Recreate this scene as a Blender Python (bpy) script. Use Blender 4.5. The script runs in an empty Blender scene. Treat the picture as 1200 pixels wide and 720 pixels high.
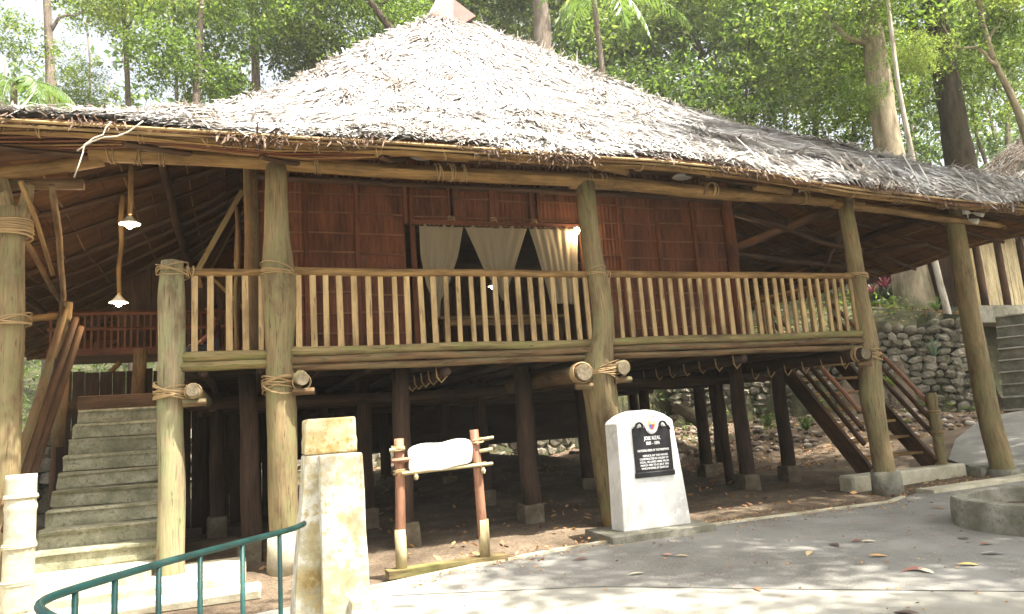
import bpy, bmesh, math, random
import numpy as np
from mathutils import Vector, Matrix
random.seed(7); rng = np.random.default_rng(7)
S = bpy.context.scene
COL = S.collection
R = math.radians
PI = math.pi
# ---------------------------------------------------------------- camera
CAMP = np.array([0.1466, -8.4925, 1.4185])
CR = np.array([0.93830665, -0.33901337, -0.06819511])
CU = np.array([0.0100271, -0.17045102, 0.98531513])
CF = np.array([0.34565893, 0.92521154, 0.15653601])
FPX = 847.4
cam = bpy.data.cameras.new("camera"); camo = bpy.data.objects.new("camera", cam); COL.objects.link(camo)
m = Matrix(((CR[0], CU[0], -CF[0], CAMP[0]), (CR[1], CU[1], -CF[1], CAMP[1]), (CR[2], CU[2], -CF[2], CAMP[2]), (0, 0, 0, 1)))
camo.matrix_world = m
cam.sensor_width = 36; cam.lens = FPX / 1200 * 36; cam.clip_start = 0.05; cam.clip_end = 2000
S.camera = camo
# ---------------------------------------------------------------- world, sun, exposure
SUN = Vector((0.27, -0.33, 0.905)).normalized()
w = bpy.data.worlds.new("World"); S.world = w; w.use_nodes = True
nt = w.node_tree; nt.nodes.clear()
sky = nt.nodes.new("ShaderNodeTexSky"); sky.sky_type = 'NISHITA'; sky.sun_disc = False
sky.sun_elevation = math.asin(SUN.z); sky.sun_rotation = math.atan2(SUN.x, SUN.y)
sky.air_density = 1.0; sky.dust_density = 9.0; sky.ozone_density = 0.6; sky.altitude = 100
bg = nt.nodes.new("ShaderNodeBackground"); bg.inputs[1].default_value = 0.11
wo = nt.nodes.new("ShaderNodeOutputWorld")
hs = nt.nodes.new('ShaderNodeHueSaturation'); hs.inputs['Saturation'].default_value = .45; hs.inputs['Value'].default_value = 1.1
nt.links.new(sky.outputs[0], hs.inputs['Color']); nt.links.new(hs.outputs[0], bg.inputs[0]); nt.links.new(bg.outputs[0], wo.inputs[0])
sl = bpy.data.lights.new("sun", 'SUN'); sl.energy = 5.0; sl.angle = R(0.6); sl.color = (1, .95, .86)
so = bpy.data.objects.new("sun", sl); COL.objects.link(so)
so.rotation_euler = SUN.to_track_quat('Z', 'Y').to_euler(); so.location = (0, 0, 30)
S.view_settings.view_transform = 'Standard'; S.view_settings.look = 'None'
S.view_settings.exposure = 1.9; S.view_settings.gamma = 1
S.cycles.max_bounces = 8; S.cycles.diffuse_bounces = 5; S.cycles.transparent_max_bounces = 8

def at(px, py, Y):
    d = CF + (px - 600) / FPX * CR - (py - 360) / FPX * CU
    t = (Y - CAMP[1]) / d[1]
    return CAMP + t * d
# ---------------------------------------------------------------- materials
def nodes(name):
    mt = bpy.data.materials.new(name); mt.use_nodes = True
    n = mt.node_tree; b = n.nodes['Principled BSDF']
    return mt, n, b
def ramp(n, fac, stops):
    r = n.nodes.new('ShaderNodeValToRGB')
    while len(r.color_ramp.elements) < len(stops): r.color_ramp.elements.new(.5)
    for e, (p, c) in zip(r.color_ramp.elements, stops):
        e.position = p; e.color = (*c, 1)
    n.links.new(fac, r.inputs[0]); return r.outputs[0]
def noise(n, vec, scale, detail=5, rough=.6, dist=0):
    t = n.nodes.new('ShaderNodeTexNoise'); t.inputs['Scale'].default_value = scale
    t.inputs['Detail'].default_value = detail; t.inputs['Roughness'].default_value = rough
    t.inputs['Distortion'].default_value = dist
    if vec: n.links.new(vec, t.inputs['Vector'])
    return t.outputs['Fac']
def mapping(n, src, scale):
    mp = n.nodes.new('ShaderNodeMapping'); mp.inputs['Scale'].default_value = scale
    n.links.new(src, mp.inputs['Vector']); return mp.outputs[0]
def mix(n, fac, a, b, typ='MIX'):
    x = n.nodes.new('ShaderNodeMix'); x.data_type = 'RGBA'; x.blend_type = typ
    if isinstance(fac, float): x.inputs[0].default_value = fac
    else: n.links.new(fac, x.inputs[0])
    for i, v in ((6, a), (7, b)):
        if isinstance(v, tuple): x.inputs[i].default_value = (*v, 1)
        else: n.links.new(v, x.inputs[i])
    return x.outputs[2]
def bump(n, b, h, strength=.4, dist=.01):
    bp = n.nodes.new('ShaderNodeBump'); bp.inputs['Strength'].default_value = strength; bp.inputs['Distance'].default_value = dist
    n.links.new(h, bp.inputs['Height']); n.links.new(bp.outputs[0], b.inputs['Normal'])
def wood(name, c1, c2, moss=None, mossamt=.5, rough=.75, uv=True, scale=1.0, bstr=.5):
    mt, n, b = nodes(name)
    tc = n.nodes.new('ShaderNodeTexCoord')
    oi = n.nodes.new('ShaderNodeObjectInfo')
    src = tc.outputs['UV'] if uv else tc.outputs['Object']
    va = n.nodes.new('ShaderNodeVectorMath'); va.operation = 'ADD'
    vm = n.nodes.new('ShaderNodeVectorMath'); vm.operation = 'SCALE'; vm.inputs[0].default_value = (7.3, 3.1, 5.7)
    n.links.new(oi.outputs['Random'], vm.inputs['Scale']); n.links.new(src, va.inputs[0]); n.links.new(vm.outputs[0], va.inputs[1])
    s = va.outputs[0]
    g = noise(n, mapping(n, s, (30*scale, 2.2*scale, 30*scale)), 1, 6, .65, .6)
    big = noise(n, mapping(n, s, (3*scale, 1.2*scale, 3*scale)), 1, 4, .6)
    col = ramp(n, g, [(.25, c1), (.7, c2)])
    dk = ramp(n, big, [(.32, (.42, .38, .34)), (.5, (.85, .83, .8)), (.68, (1.15, 1.12, 1.08))])
    col = mix(n, 1.0, col, dk, 'MULTIPLY')
    cr = noise(n, mapping(n, s, (55*scale, 3.0*scale, 55*scale)), 1.0, 3, .5, 1.2)
    ck = ramp(n, cr, [(.30, (.35, .33, .3)), (.42, (1, 1, 1))])
    if moss:
        mn = noise(n, mapping(n, s, (4*scale, 1.7*scale, 4*scale)), 1.3, 6, .7)
        mf = ramp(n, mn, [(.52 - mossamt*.12, (0, 0, 0)), (.66 - mossamt*.1, (.85, .85, .85))])
        col = mix(n, mf, col, moss)
    col = mix(n, 1.0, col, ck, 'MULTIPLY')
    n.links.new(col, b.inputs['Base Color']); b.inputs['Roughness'].default_value = rough
    b.inputs['Specular IOR Level'].default_value = .3
    bump(n, b, g, bstr, .008)
    return mt
def rocky(name, stops, scale=3, rough=.9, bstr=.6, bd=.02, spots=None, spscale=30, dscale=None, island=False, objr=False, coords='Object'):
    mt, n, b = nodes(name)
    tc = n.nodes.new('ShaderNodeTexCoord'); s = tc.outputs[coords]
    a = noise(n, s, scale, 8, .65)
    if objr:
        oi = n.nodes.new('ShaderNodeObjectInfo')
        mm = n.nodes.new('ShaderNodeMath'); mm.operation = 'MULTIPLY_ADD'; mm.inputs[1].default_value = .5
        n.links.new(oi.outputs['Random'], mm.inputs[0]); 
        m2 = n.nodes.new('ShaderNodeMath'); m2.operation = 'SUBTRACT'; m2.inputs[1].default_value = .25
        n.links.new(a, m2.inputs[0]); n.links.new(m2.outputs[0], mm.inputs[2]); a2 = mm.outputs[0]
    elif island:
        ge = n.nodes.new('ShaderNodeNewGeometry')
        mm = n.nodes.new('ShaderNodeMath'); mm.operation = 'MULTIPLY_ADD'; mm.inputs[1].default_value = .8
        m2 = n.nodes.new('ShaderNodeMath'); m2.operation = 'SUBTRACT'; m2.inputs[1].default_value = .4
        n.links.new(ge.outputs['Random Per Island'], mm.inputs[0]); n.links.new(a, m2.inputs[0]); n.links.new(m2.outputs[0], mm.inputs[2]); a2 = mm.outputs[0]
    else: a2 = a
    col = ramp(n, a2, stops)
    f = noise(n, s, spscale, 3, .7)
    bg_ = noise(n, s, scale*.35, 5, .7, .8); col = mix(n, 1.0, col, ramp(n, bg_, [(.35, (.68, .66, .62)), (.6, (1.08, 1.08, 1.07))]), 'MULTIPLY')
    if spots:
        sf = ramp(n, f, [(.52, (0, 0, 0)), (.66, (1, 1, 1))])
        col = mix(n, sf, col, spots)
    n.links.new(col, b.inputs['Base Color']); b.inputs['Roughness'].default_value = rough
    b.inputs['Specular IOR Level'].default_value = .25
    mx = n.nodes.new('ShaderNodeMath'); mx.operation = 'ADD'; n.links.new(a, mx.inputs[0]); n.links.new(f, mx.inputs[1])
    bump(n, b, mx.outputs[0], bstr, bd)
    return mt
def leafmat(name, stops, trans=.45, rough=.45, tint=(1.5, 1.6, .7)):
    mt, n, b = nodes(name)
    ge = n.nodes.new('ShaderNodeNewGeometry'); oi = n.nodes.new('ShaderNodeObjectInfo')
    a = n.nodes.new('ShaderNodeMath'); a.operation = 'MULTIPLY_ADD'; a.inputs[1].default_value = .7
    m2 = n.nodes.new('ShaderNodeMath'); m2.operation = 'MULTIPLY'; m2.inputs[1].default_value = .3
    n.links.new(oi.outputs['Random'], m2.inputs[0]); n.links.new(ge.outputs['Random Per Island'], a.inputs[0]); n.links.new(m2.outputs[0], a.inputs[2])
    col = ramp(n, a.outputs[0], stops)
    n.links.new(col, b.inputs['Base Color']); b.inputs['Roughness'].default_value = rough
    if trans:
        tr = n.nodes.new('ShaderNodeBsdfTranslucent')
        c2 = mix(n, 1.0, col, tint, 'MULTIPLY'); n.links.new(c2, tr.inputs[0])
        ms = n.nodes.new('ShaderNodeMixShader'); ms.inputs[0].default_value = trans
        n.links.new(b.outputs[0], ms.inputs[1]); n.links.new(tr.outputs[0], ms.inputs[2])
        n.links.new(ms.outputs[0], n.nodes['Material Output'].inputs[0])
    return mt
def plain(name, c, rough=.5, metal=0, emit=None, es=0):
    mt, n, b = nodes(name); b.inputs['Base Color'].default_value = (*c, 1); b.inputs['Roughness'].default_value = rough
    b.inputs['Metallic'].default_value = metal
    if emit: b.inputs['Emission Color'].default_value = (*emit, 1); b.inputs['Emission Strength'].default_value = es
    return mt
M = {}
M['post'] = wood('weathered_post', (.13, .09, .045), (.30, .23, .12), (.185, .17, .075), .5, .8, bstr=.8)
M['post_pale'] = wood('pale_post', (.18, .14, .08), (.36, .30, .18), (.23, .24, .12), .6, .8, bstr=.8)
M['log'] = wood('log_wood', (.15, .085, .03), (.34, .21, .08), None, .5, .75)
M['darklog'] = wood('dark_log', (.045, .024, .012), (.11, .06, .03), None, .5, .8)
M['mossrail'] = wood('mossy_rail', (.15, .11, .05), (.28, .22, .10), (.16, .16, .05), .4, .8)
M['baluster'] = wood('baluster_wood', (.30, .20, .09), (.46, .33, .16), None, .5, .65, uv=True)
M['midlog'] = wood('edge_log_wood', (.085, .05, .024), (.20, .125, .06), (.12, .11, .05), .2, .8)
M['cutwood'] = rocky('cut_log_end', [(.3, (.10, .08, .05)), (.7, (.22, .18, .12))], 30, .9, .5, .004)
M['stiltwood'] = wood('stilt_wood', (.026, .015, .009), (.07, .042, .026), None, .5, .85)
M['shadewood'] = wood('shade_dark_board', (.02, .012, .007), (.05, .03, .018), None, .5, .9)  # board brown darkened so the colour itself carries deep shade
M['strip'] = wood('wall_strip_wood', (.14, .062, .027), (.24, .115, .05), None, .5, .7)
M['redwood'] = wood('red_brown_wood', (.105, .036, .016), (.19, .07, .03), None, .5, .7)
M['plank'] = wood('dark_plank', (.05, .028, .014), (.12, .07, .038), None, .5, .8)
M['signwood'] = wood('sign_post_wood', (.22, .10, .06), (.34, .18, .11), None, .5, .6)
M['bamboo'] = wood('bamboo_pale', (.42, .34, .18), (.58, .5, .3), None, .5, .5)
M['bamboo_mat'] = wood('woven_bamboo', (.32, .24, .10), (.55, .44, .22), None, .5, .7, scale=2)
M['rope'] = wood('rattan_rope', (.30, .20, .10), (.52, .38, .2), None, .5, .8)
M['step'] = rocky('step_stone', [(.3, (.14, .14, .09)), (.5, (.26, .25, .17)), (.72, (.42, .40, .3))], 4, .9, .8, .012, (.15, .15, .09), 25, coords='Object')
M['trunk_pale'] = wood('bark_pale', (.25, .2, .13), (.42, .36, .26), (.2, .2, .12), .3, .9, bstr=.9)
M['trunk_dark'] = wood('bark_dark', (.035, .025, .018), (.11, .08, .055), (.07, .08, .04), .2, .95, bstr=1.)
M['trunk_grey'] = wood('bark_grey', (.12, .10, .08), (.25, .2, .16), None, .2, .95, bstr=.9)
M['trunk_white'] = wood('bark_white', (.4, .37, .3), (.62, .58, .5), None, .2, .9)
M['dirt'] = rocky('dirt', [(.3, (.075, .055, .036)), (.5, (.14, .105, .07)), (.7, (.23, .175, .12))], 1.3, .95, .8, .03, (.065, .04, .026), 26)
M['asphalt'] = rocky('asphalt', [(.3, (.13, .125, .11)), (.5, (.19, .185, .165)), (.72, (.26, .25, .225))], .8, .85, .6, .008, (.26, .25, .23), 70)
M['concrete'] = rocky('path_concrete', [(.3, (.22, .21, .18)), (.6, (.32, .31, .27)), (.8, (.38, .37, .32))], 1.2, .9, .4, .005, (.27, .26, .21), 60)
M['pale_concrete'] = rocky('pale_concrete', [(.3, (.34, .3, .2)), (.55, (.52, .48, .36)), (.75, (.62, .58, .47))], 3, .85, .5, .01, (.45, .42, .3), 20)
M['old_concrete'] = rocky('old_concrete', [(.3, (.11, .10, .075)), (.5, (.22, .21, .165)), (.72, (.34, .32, .27))], 3.5, .9, .7, .012, (.16, .16, .10), 18)
M['footing'] = rocky('stilt_footing', [(.3, (.07, .055, .036)), (.5, (.13, .105, .07)), (.72, (.21, .18, .13))], 4, .9, .7, .012, (.1, .08, .05), 18)
M['white_paint'] = rocky('white_painted_concrete', [(.3, (.66, .65, .6)), (.55, (.78, .78, .76)), (.8, (.82, .82, .81))], 3, .65, .3, .004, (.74, .73, .69), 14)
M['stone'] = rocky('wall_stone', [(.2, (.09, .075, .055)), (.45, (.19, .165, .125)), (.8, (.40, .36, .29))], 7, .9, .8, .02, (.12, .14, .07), 14, objr=True)
M['mortar'] = rocky('mortar', [(.3, (.04, .04, .03)), (.7, (.09, .08, .06))], 4)
M['nosing'] = rocky('step_edge', [(.3, (.22, .2, .17)), (.7, (.36, .34, .29))], 3)
M['rubble'] = rocky('rubble', [(.2, (.08, .06, .05)), (.5, (.2, .15, .11)), (.8, (.4, .36, .3))], 3, .9, .6, .02, island=True)
M['black_plate'] = rocky('black_plate', [(.3, (.012, .012, .014)), (.7, (.028, .028, .03))], 20, .45, .3, .002)
M['letter'] = plain('white_letter', (.75, .75, .73), .5)
M['white_and_sunlit'] = rocky('white_sunlit_board', [(.3, (.6, .56, .5)), (.7, (.8, .78, .72))], 3, .6, .3, .004)  # sunlit whiteness of the wooden board put in its colour; white floodlight shares it
M['green_paint'] = rocky('green_paint', [(.3, (.01, .055, .05)), (.7, (.02, .085, .078))], 8, .4, .2, .002, (.05, .05, .04), 60)
M['terracotta'] = rocky('ridge_tin', [(.3, (.13, .045, .03)), (.7, (.2, .085, .06))], 3, .5, .2, .005)
M['cloth'] = leafmat('lace_cloth', [(0, (.34, .28, .18)), (1, (.38, .31, .2))], .3, .9, (1, .95, .85))
M['shade_in'] = plain('lamp_shade', (.7, .66, .55), .4)
M['bulb'] = plain('bulb', (1, .9, .7), .3, 0, (1, .78, .5), 22)
M['grey_metal'] = plain('grey_metal', (.45, .45, .43), .5, .2)
M['skin'] = plain('skin', (.17, .09, .05), .6)
M['hair'] = plain('hair', (.012, .009, .008), .5)
M['shirt'] = plain('shirt', (.09, .028, .02), .9)
M['trousers'] = plain('trousers', (.015, .015, .02), .9)
M['thatch'] = leafmat('thatch_straw', [(0, (.06, .045, .035)), (.25, (.18, .145, .12)), (.55, (.46, .44, .41)), (1, (.66, .65, .62))], .12, .8, (1, .95, .85))
M['fringe'] = leafmat('broken_thatch', [(0, (.05, .03, .02)), (.6, (.13, .08, .05)), (1, (.26, .18, .12))], .1, .9, (1, .9, .8))
M['thatch_base'] = wood('thatch_base', (.09, .055, .035), (.2, .13, .085), None, .5, .95)
M['thatch_under'] = wood('thatch_under', (.085, .04, .016), (.20, .10, .042), None, .5, .9)
M['leaf'] = leafmat('green_leaf', [(0, (.025, .05, .015)), (.4, (.07, .11, .03)), (.75, (.13, .18, .055)), (1, (.28, .31, .16))], .55)
M['leaf_yellow'] = leafmat('yellow_green_leaf', [(0, (.05, .09, .025)), (.5, (.15, .20, .06)), (1, (.38, .40, .2))], .6)
M['leaf_dark'] = leafmat('dark_leaf', [(0, (.03, .06, .025)), (.5, (.07, .11, .05)), (1, (.17, .21, .12))], .5)
def tonal(mt, sc, lo, hi):
    n = mt.node_tree; b = n.nodes['Principled BSDF']; src = b.inputs['Base Color'].links[0].from_socket
    tc = n.nodes.new('ShaderNodeTexCoord'); f = noise(n, tc.outputs['Object'], sc, 5, .65, .5)
    c = mix(n, 1.0, src, ramp(n, f, [(.36, lo), (.6, hi)]), 'MULTIPLY'); n.links.new(c, b.inputs['Base Color'])
tonal(M['thatch'], 1.1, (.55, .5, .45), (1.15, 1.17, 1.2))
M['palm_leaf'] = leafmat('palm_leaf', [(0, (.08, .14, .04)), (1, (.16, .22, .08))], .45, .3)
M['red_leaf'] = leafmat('red_leaf', [(0, (.12, .03, .04)), (1, (.28, .07, .09))], .2, .6, (1, .9, .9))
M['grey_leaf'] = leafmat('grey_leaf', [(0, (.10, .14, .12)), (1, (.2, .25, .2))], .3)
M['dry_leaf'] = leafmat('dry_leaf', [(0, (.12, .06, .03)), (.4, (.25, .12, .05)), (.8, (.42, .24, .1)), (1, (.55, .4, .2))], .2, .7)
M['stain'] = None
for k_ in ('leaf', 'leaf_yellow', 'leaf_dark'): tonal(M[k_], .9, (.45, .5, .45), (1.5, 1.4, 1.15))
# ---------------------------------------------------------------- mesh helpers
class MB:
    def __init__(s): s.v = []; s.f = []; s.uv = []; s.n = 0
    def add(s, V, F, UV=None):
        V = np.asarray(V, float)
        s.v.append(V); s.f += [tuple(i + s.n for i in f) for f in F]; s.n += len(V)
        s.uv.append(np.zeros((len(V), 2)) if UV is None else np.asarray(UV, float))
        return s
    def mesh(s, name, mat, smooth=False, planaruv=False):
        me = bpy.data.meshes.new(name)
        V = np.concatenate(s.v); me.from_pydata(V.tolist(), [], s.f)
        ul = me.uv_layers.new(name='UVMap')
        li = np.empty(len(me.loops), int); me.loops.foreach_get('vertex_index', li)
        ul.data.foreach_set('uv', np.concatenate(s.uv)[li].ravel())
        me.materials.append(mat)
        if smooth: me.polygons.foreach_set('use_smooth', [True] * len(me.polygons))
        me.update(); return me
    def build(s, name, mat, parent=None, smooth=False):
        return link(name, s.mesh(name, mat, smooth), parent)
def link(name, me, parent=None, loc=None):
    o = bpy.data.objects.new(name, me); COL.objects.link(o)
    if parent: 
        o.parent = parent
        if loc is None: o.location = -Vector(base_of(parent))
    if loc is not None: o.location = loc
    return o
BASE = {}
def base_of(o):
    # world location of o (all things unrotated unless explicitly handled)
    v = Vector((0, 0, 0)); 
    while o: v = v + o.location; o = o.parent
    return v
def tag(o, label=None, cat=None, group=None, kind=None):
    if label: o['label'] = label
    if cat: o['category'] = cat
    if group: o['group'] = group
    if kind: o['kind'] = kind
    return o
def thing(name, label, cat, loc=(0, 0, 0), group=None):
    o = bpy.data.objects.new(name, None); COL.objects.link(o); o.location = loc; o.empty_display_size = .2
    return tag(o, label, cat, group)
def frame(d):
    d = np.asarray(d, float); d = d / np.linalg.norm(d)
    a = np.array([0, 0, 1.]) if abs(d[2]) < .9 else np.array([1., 0, 0])
    u = np.cross(d, a); u /= np.linalg.norm(u); v = np.cross(d, u); return d, u, v
def tube(mb, pts, rad, n=10, rough=0., caps=True, seed=None, ell=1.0):
    pts = np.asarray(pts, float); K = len(pts)
    rad = np.full(K, rad) if np.isscalar(rad) else np.asarray(rad, float)
    rs = np.random.default_rng(seed if seed is not None else int(abs(pts.sum() * 1e4)) % 99991)
    V = []; UV = []; L = 0; ph = rs.uniform(0, 6.28, 4)
    T = np.gradient(pts, axis=0); d, u, v = frame(T[0])
    for k in range(K):
        d = T[k] / np.linalg.norm(T[k]); u = u - d * (u @ d); u /= np.linalg.norm(u); v = np.cross(d, u)
        if k: L += np.linalg.norm(pts[k] - pts[k-1])
        for j in range(n + 1):
            a = 2 * PI * j / n
            r = rad[k] * (1 + rough * (.5 * math.sin(2*a + ph[0] + L*1.7) + .35 * math.sin(3*a + ph[1] - L*2.3) + .4 * math.sin(ph[2] + L*4.1 + a)))
            V.append(pts[k] + r * (u * math.cos(a) + v * ell * math.sin(a))); UV.append((a * max(rad.max(), .02) * 1.0, L))
    F = [(k*(n+1)+j, k*(n+1)+j+1, (k+1)*(n+1)+j+1, (k+1)*(n+1)+j) for k in range(K-1) for j in range(n)]
    if caps:
        F.append(tuple(range(n-1, -1, -1))); F.append(tuple((K-1)*(n+1)+j for j in range(n)))
    mb.add(V, F, UV); return mb
def logpts(p0, p1, seg=None, wob=.0, seed=0, sag=0.):
    p0 = np.asarray(p0, float); p1 = np.asarray(p1, float); L = np.linalg.norm(p1 - p0)
    seg = seg or max(2, int(L / .35)); rs = np.random.default_rng(seed)
    d, u, v = frame(p1 - p0); t = np.linspace(0, 1, seg + 1); a, b, c, e = rs.uniform(0, 6.28, 4)
    off = wob * (np.sin(t*PI*2 + a)[:, None]*u*.6 + np.sin(t*PI*3.3 + b)[:, None]*v*.6 + np.sin(t*PI*5+c)[:, None]*u*.25)
    P = p0 + (p1 - p0) * t[:, None] + off; P[:, 2] -= sag * 4 * t * (1 - t)
    return P
def log(mb, p0, p1, r0, r1=None, wob=0., rough=.05, n=10, seed=None, seg=None, sag=0.):
    r1 = r0 if r1 is None else r1; seed = seed if seed is not None else random.randint(0, 9999)
    P = logpts(p0, p1, seg, wob, seed, sag)
    return tube(mb, P, np.linspace(r0, r1, len(P)), n, rough, seed=seed)
def box(mb, x0, x1, y0, y1, z0, z1, j=0.0, bev=0.0):
    if bev:
        b = bev; V = []; 
        xs, ys, zs = (x0, x1), (y0, y1), (z0, z1)
        ids = {}
        for i in (0, 1):
            for k in (0, 1):
                for l in (0, 1):
                    sx, sy, sz = (1, -1)[i], (1, -1)[k], (1, -1)[l]
                    for ax in range(3):
                        p = [xs[i] + sx*b, ys[k] + sy*b, zs[l] + sz*b]; p[ax] = (xs, ys, zs)[ax][(i, k, l)[ax]]
                        ids[(i, k, l, ax)] = len(V); V.append(p)
        F = []
        for ax in range(3):
            o1, o2 = [a for a in range(3) if a != ax]
            for sgn in (0, 1):
                q = []
                for c1, c2 in ((0, 0), (1, 0), (1, 1), (0, 1)):
                    c = [0, 0, 0]; c[ax] = sgn; c[o1] = c1; c[o2] = c2; q.append(ids[(*c, ax)])
                F.append(tuple(q))
        for ax in range(3):
            o1, o2 = [a for a in range(3) if a != ax]
            for c1 in (0, 1):
                for c2 in (0, 1):
                    a = [0, 0, 0]; a[o1] = c1; a[o2] = c2; bb = list(a); bb[ax] = 1
                    F.append((ids[(*a, o1)], ids[(*a, o2)], ids[(*bb, o2)], ids[(*bb, o1)]))
        for i in (0, 1):
            for k in (0, 1):
                for l in (0, 1): F.append((ids[(i, k, l, 0)], ids[(i, k, l, 1)], ids[(i, k, l, 2)]))
        V = np.array(V)
    else:
        V = np.array([(x, y, z) for x in (x0, x1) for y in (y0, y1) for z in (z0, z1)], float)
        F = [(0, 1, 3, 2), (4, 6, 7, 5), (0, 4, 5, 1), (2, 3, 7, 6), (0, 2, 6, 4), (1, 5, 7, 3)]
    if j: V = V + rng.normal(0, j, V.shape)
    dims = [x1-x0, y1-y0, z1-z0]; la = int(np.argmax(dims)); oth = [a for a in range(3) if a != la]
    UV = np.stack([V[:, oth[0]] + V[:, oth[1]], V[:, la]], 1)
    mb.add(V, F, UV); return mb
def obox(mb, p0, p1, wdt, hgt, up=(0, 0, 1)):
    p0 = np.asarray(p0, float); p1 = np.asarray(p1, float); d = p1 - p0; L = np.linalg.norm(d); d /= L
    s = np.cross(d, up); s /= np.linalg.norm(s); t = np.cross(s, d)
    V = []; UV = []
    for a, l in ((p0, 0), (p1, L)):
        for i, (c, e) in enumerate(((-1, -1), (1, -1), (1, 1), (-1, 1))):
            V.append(a + s*c*wdt/2 + t*e*hgt/2); UV.append((c*wdt/2 + e*hgt/2, l))
    mb.add(V, [(0, 1, 2, 3), (7, 6, 5, 4), (0, 4, 5, 1), (1, 5, 6, 2), (2, 6, 7, 3), (3, 7, 4, 0)], UV); return mb
def fixn(me):
    bm = bmesh.new(); bm.from_mesh(me); bmesh.ops.recalc_face_normals(bm, faces=bm.faces); bm.to_mesh(me); bm.free()
def rope(mb, c, axis, r, turns=5, wid=.12, tilt=.35, tr=.008, seed=0):
    """windings round a log: slightly tilted loops"""
    rs = np.random.default_rng(seed); d, u, v = frame(axis)
    for k in range(turns):
        off = (k/(max(turns-1, 1)) - .5) * wid; tl = rs.uniform(-tilt, tilt); ph = rs.uniform(0, 6.28); rr = r + .004 + rs.uniform(0, .008)
        a = np.linspace(0, 2*PI, 15)
        P = np.asarray(c) + np.outer(np.cos(a)*rr, u) + np.outer(np.sin(a)*rr, v) + np.outer(off + tl*rr*np.sin(a+ph), d)
        tube(mb, P, tr*rs.uniform(.8, 1.3), 5, caps=False)
    return mb
def ribbons(P0, D, Nn, L, W, bend, name, mat, parent=None, seg=2):
    """many thin leaves: P0 start, D direction, Nn normal, arrays"""
    n = len(P0); side = np.cross(D, Nn); side /= np.linalg.norm(side, axis=1)[:, None]
    rows = []
    for k in range(seg + 1):
        t = k / seg; wv = W * (1 - .85 * t**2) * (.55 + .45*min(1, 3*t+.2))
        c = P0 + D * (L*t)[:, None] + Nn * (bend * math.sin(t*PI*.8))[:, None]
        rows += [c - side*wv[:, None]*.5, c + side*wv[:, None]*.5]
    V = np.stack(rows, 1).reshape(-1, 3); m_ = 2*(seg+1)
    base = np.arange(n)[:, None]*m_
    F = np.concatenate([base + np.array([2*k, 2*k+1, 2*k+3, 2*k+2]) for k in range(seg)], 1).reshape(-1, 4)
    return quadmesh(V, F, name, mat, parent)
def quadmesh(V, F, name, mat, parent=None, mesh_only=False):
    me = bpy.data.meshes.new(name); nv, nf = len(V), len(F)
    me.vertices.add(nv); me.vertices.foreach_set('co', np.ascontiguousarray(V, dtype=np.float32).ravel())
    me.loops.add(nf*4); me.loops.foreach_set('vertex_index', np.ascontiguousarray(F, dtype=np.int32).ravel())
    me.polygons.add(nf); me.polygons.foreach_set('loop_start', np.arange(0, nf*4, 4, dtype=np.int32))
    me.materials.append(mat); me.update(calc_edges=True)
    if mesh_only: return me
    return link(name, me, parent)
def leaf_mesh(P, size, name, mat, up=.35, asp=.45):
    """leaf quads (kite shape) at points P"""
    n = len(P)
    N = rng.normal(0, 1, (n, 3)); N[:, 2] = np.abs(N[:, 2]) + up; N /= np.linalg.norm(N, axis=1)[:, None]
    D = rng.normal(0, 1, (n, 3)); D[:, 2] -= .3; D -= N * (D*N).sum(1)[:, None]; D /= np.linalg.norm(D, axis=1)[:, None]
    Sd = np.cross(N, D); s = size * rng.uniform(.6, 1.35, n); s = s[:, None]
    V = np.stack([P, P + D*s*.45 + Sd*s*asp*.5 - N*s*.06, P + D*s - N*s*.18, P + D*s*.45 - Sd*s*asp*.5 - N*s*.06], 1).reshape(-1, 3)
    F = np.arange(n*4).reshape(-1, 4)
    return quadmesh(V, F, name, mat, mesh_only=True)
def sprays(centers, radii, count, spread=.28, per=14):
    """leaf points clustered in twig sprays inside ellipsoid lobes"""
    centers = np.asarray(centers, float); radii = np.asarray(radii, float)
    vol = radii**2; pick = rng.choice(len(centers), count // per, p=vol/vol.sum())
    d = rng.normal(0, 1, (len(pick), 3)); d /= np.linalg.norm(d, axis=1)[:, None]
    rr = radii[pick] * rng.uniform(.25, 1.0, len(pick))**.6
    c = centers[pick] + d * rr[:, None] * np.array([1, 1, .75])
    ax = d + rng.normal(0, .5, d.shape); ax[:, 2] -= .2; ax /= np.linalg.norm(ax, axis=1)[:, None]
    t = rng.uniform(0, 1, (len(pick), per)); q = rng.normal(0, spread*.35, (len(pick), per, 3))
    P = c[:, None] + ax[:, None] * (t*spread*2.2)[..., None] + q
    return P.reshape(-1, 3)
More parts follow.
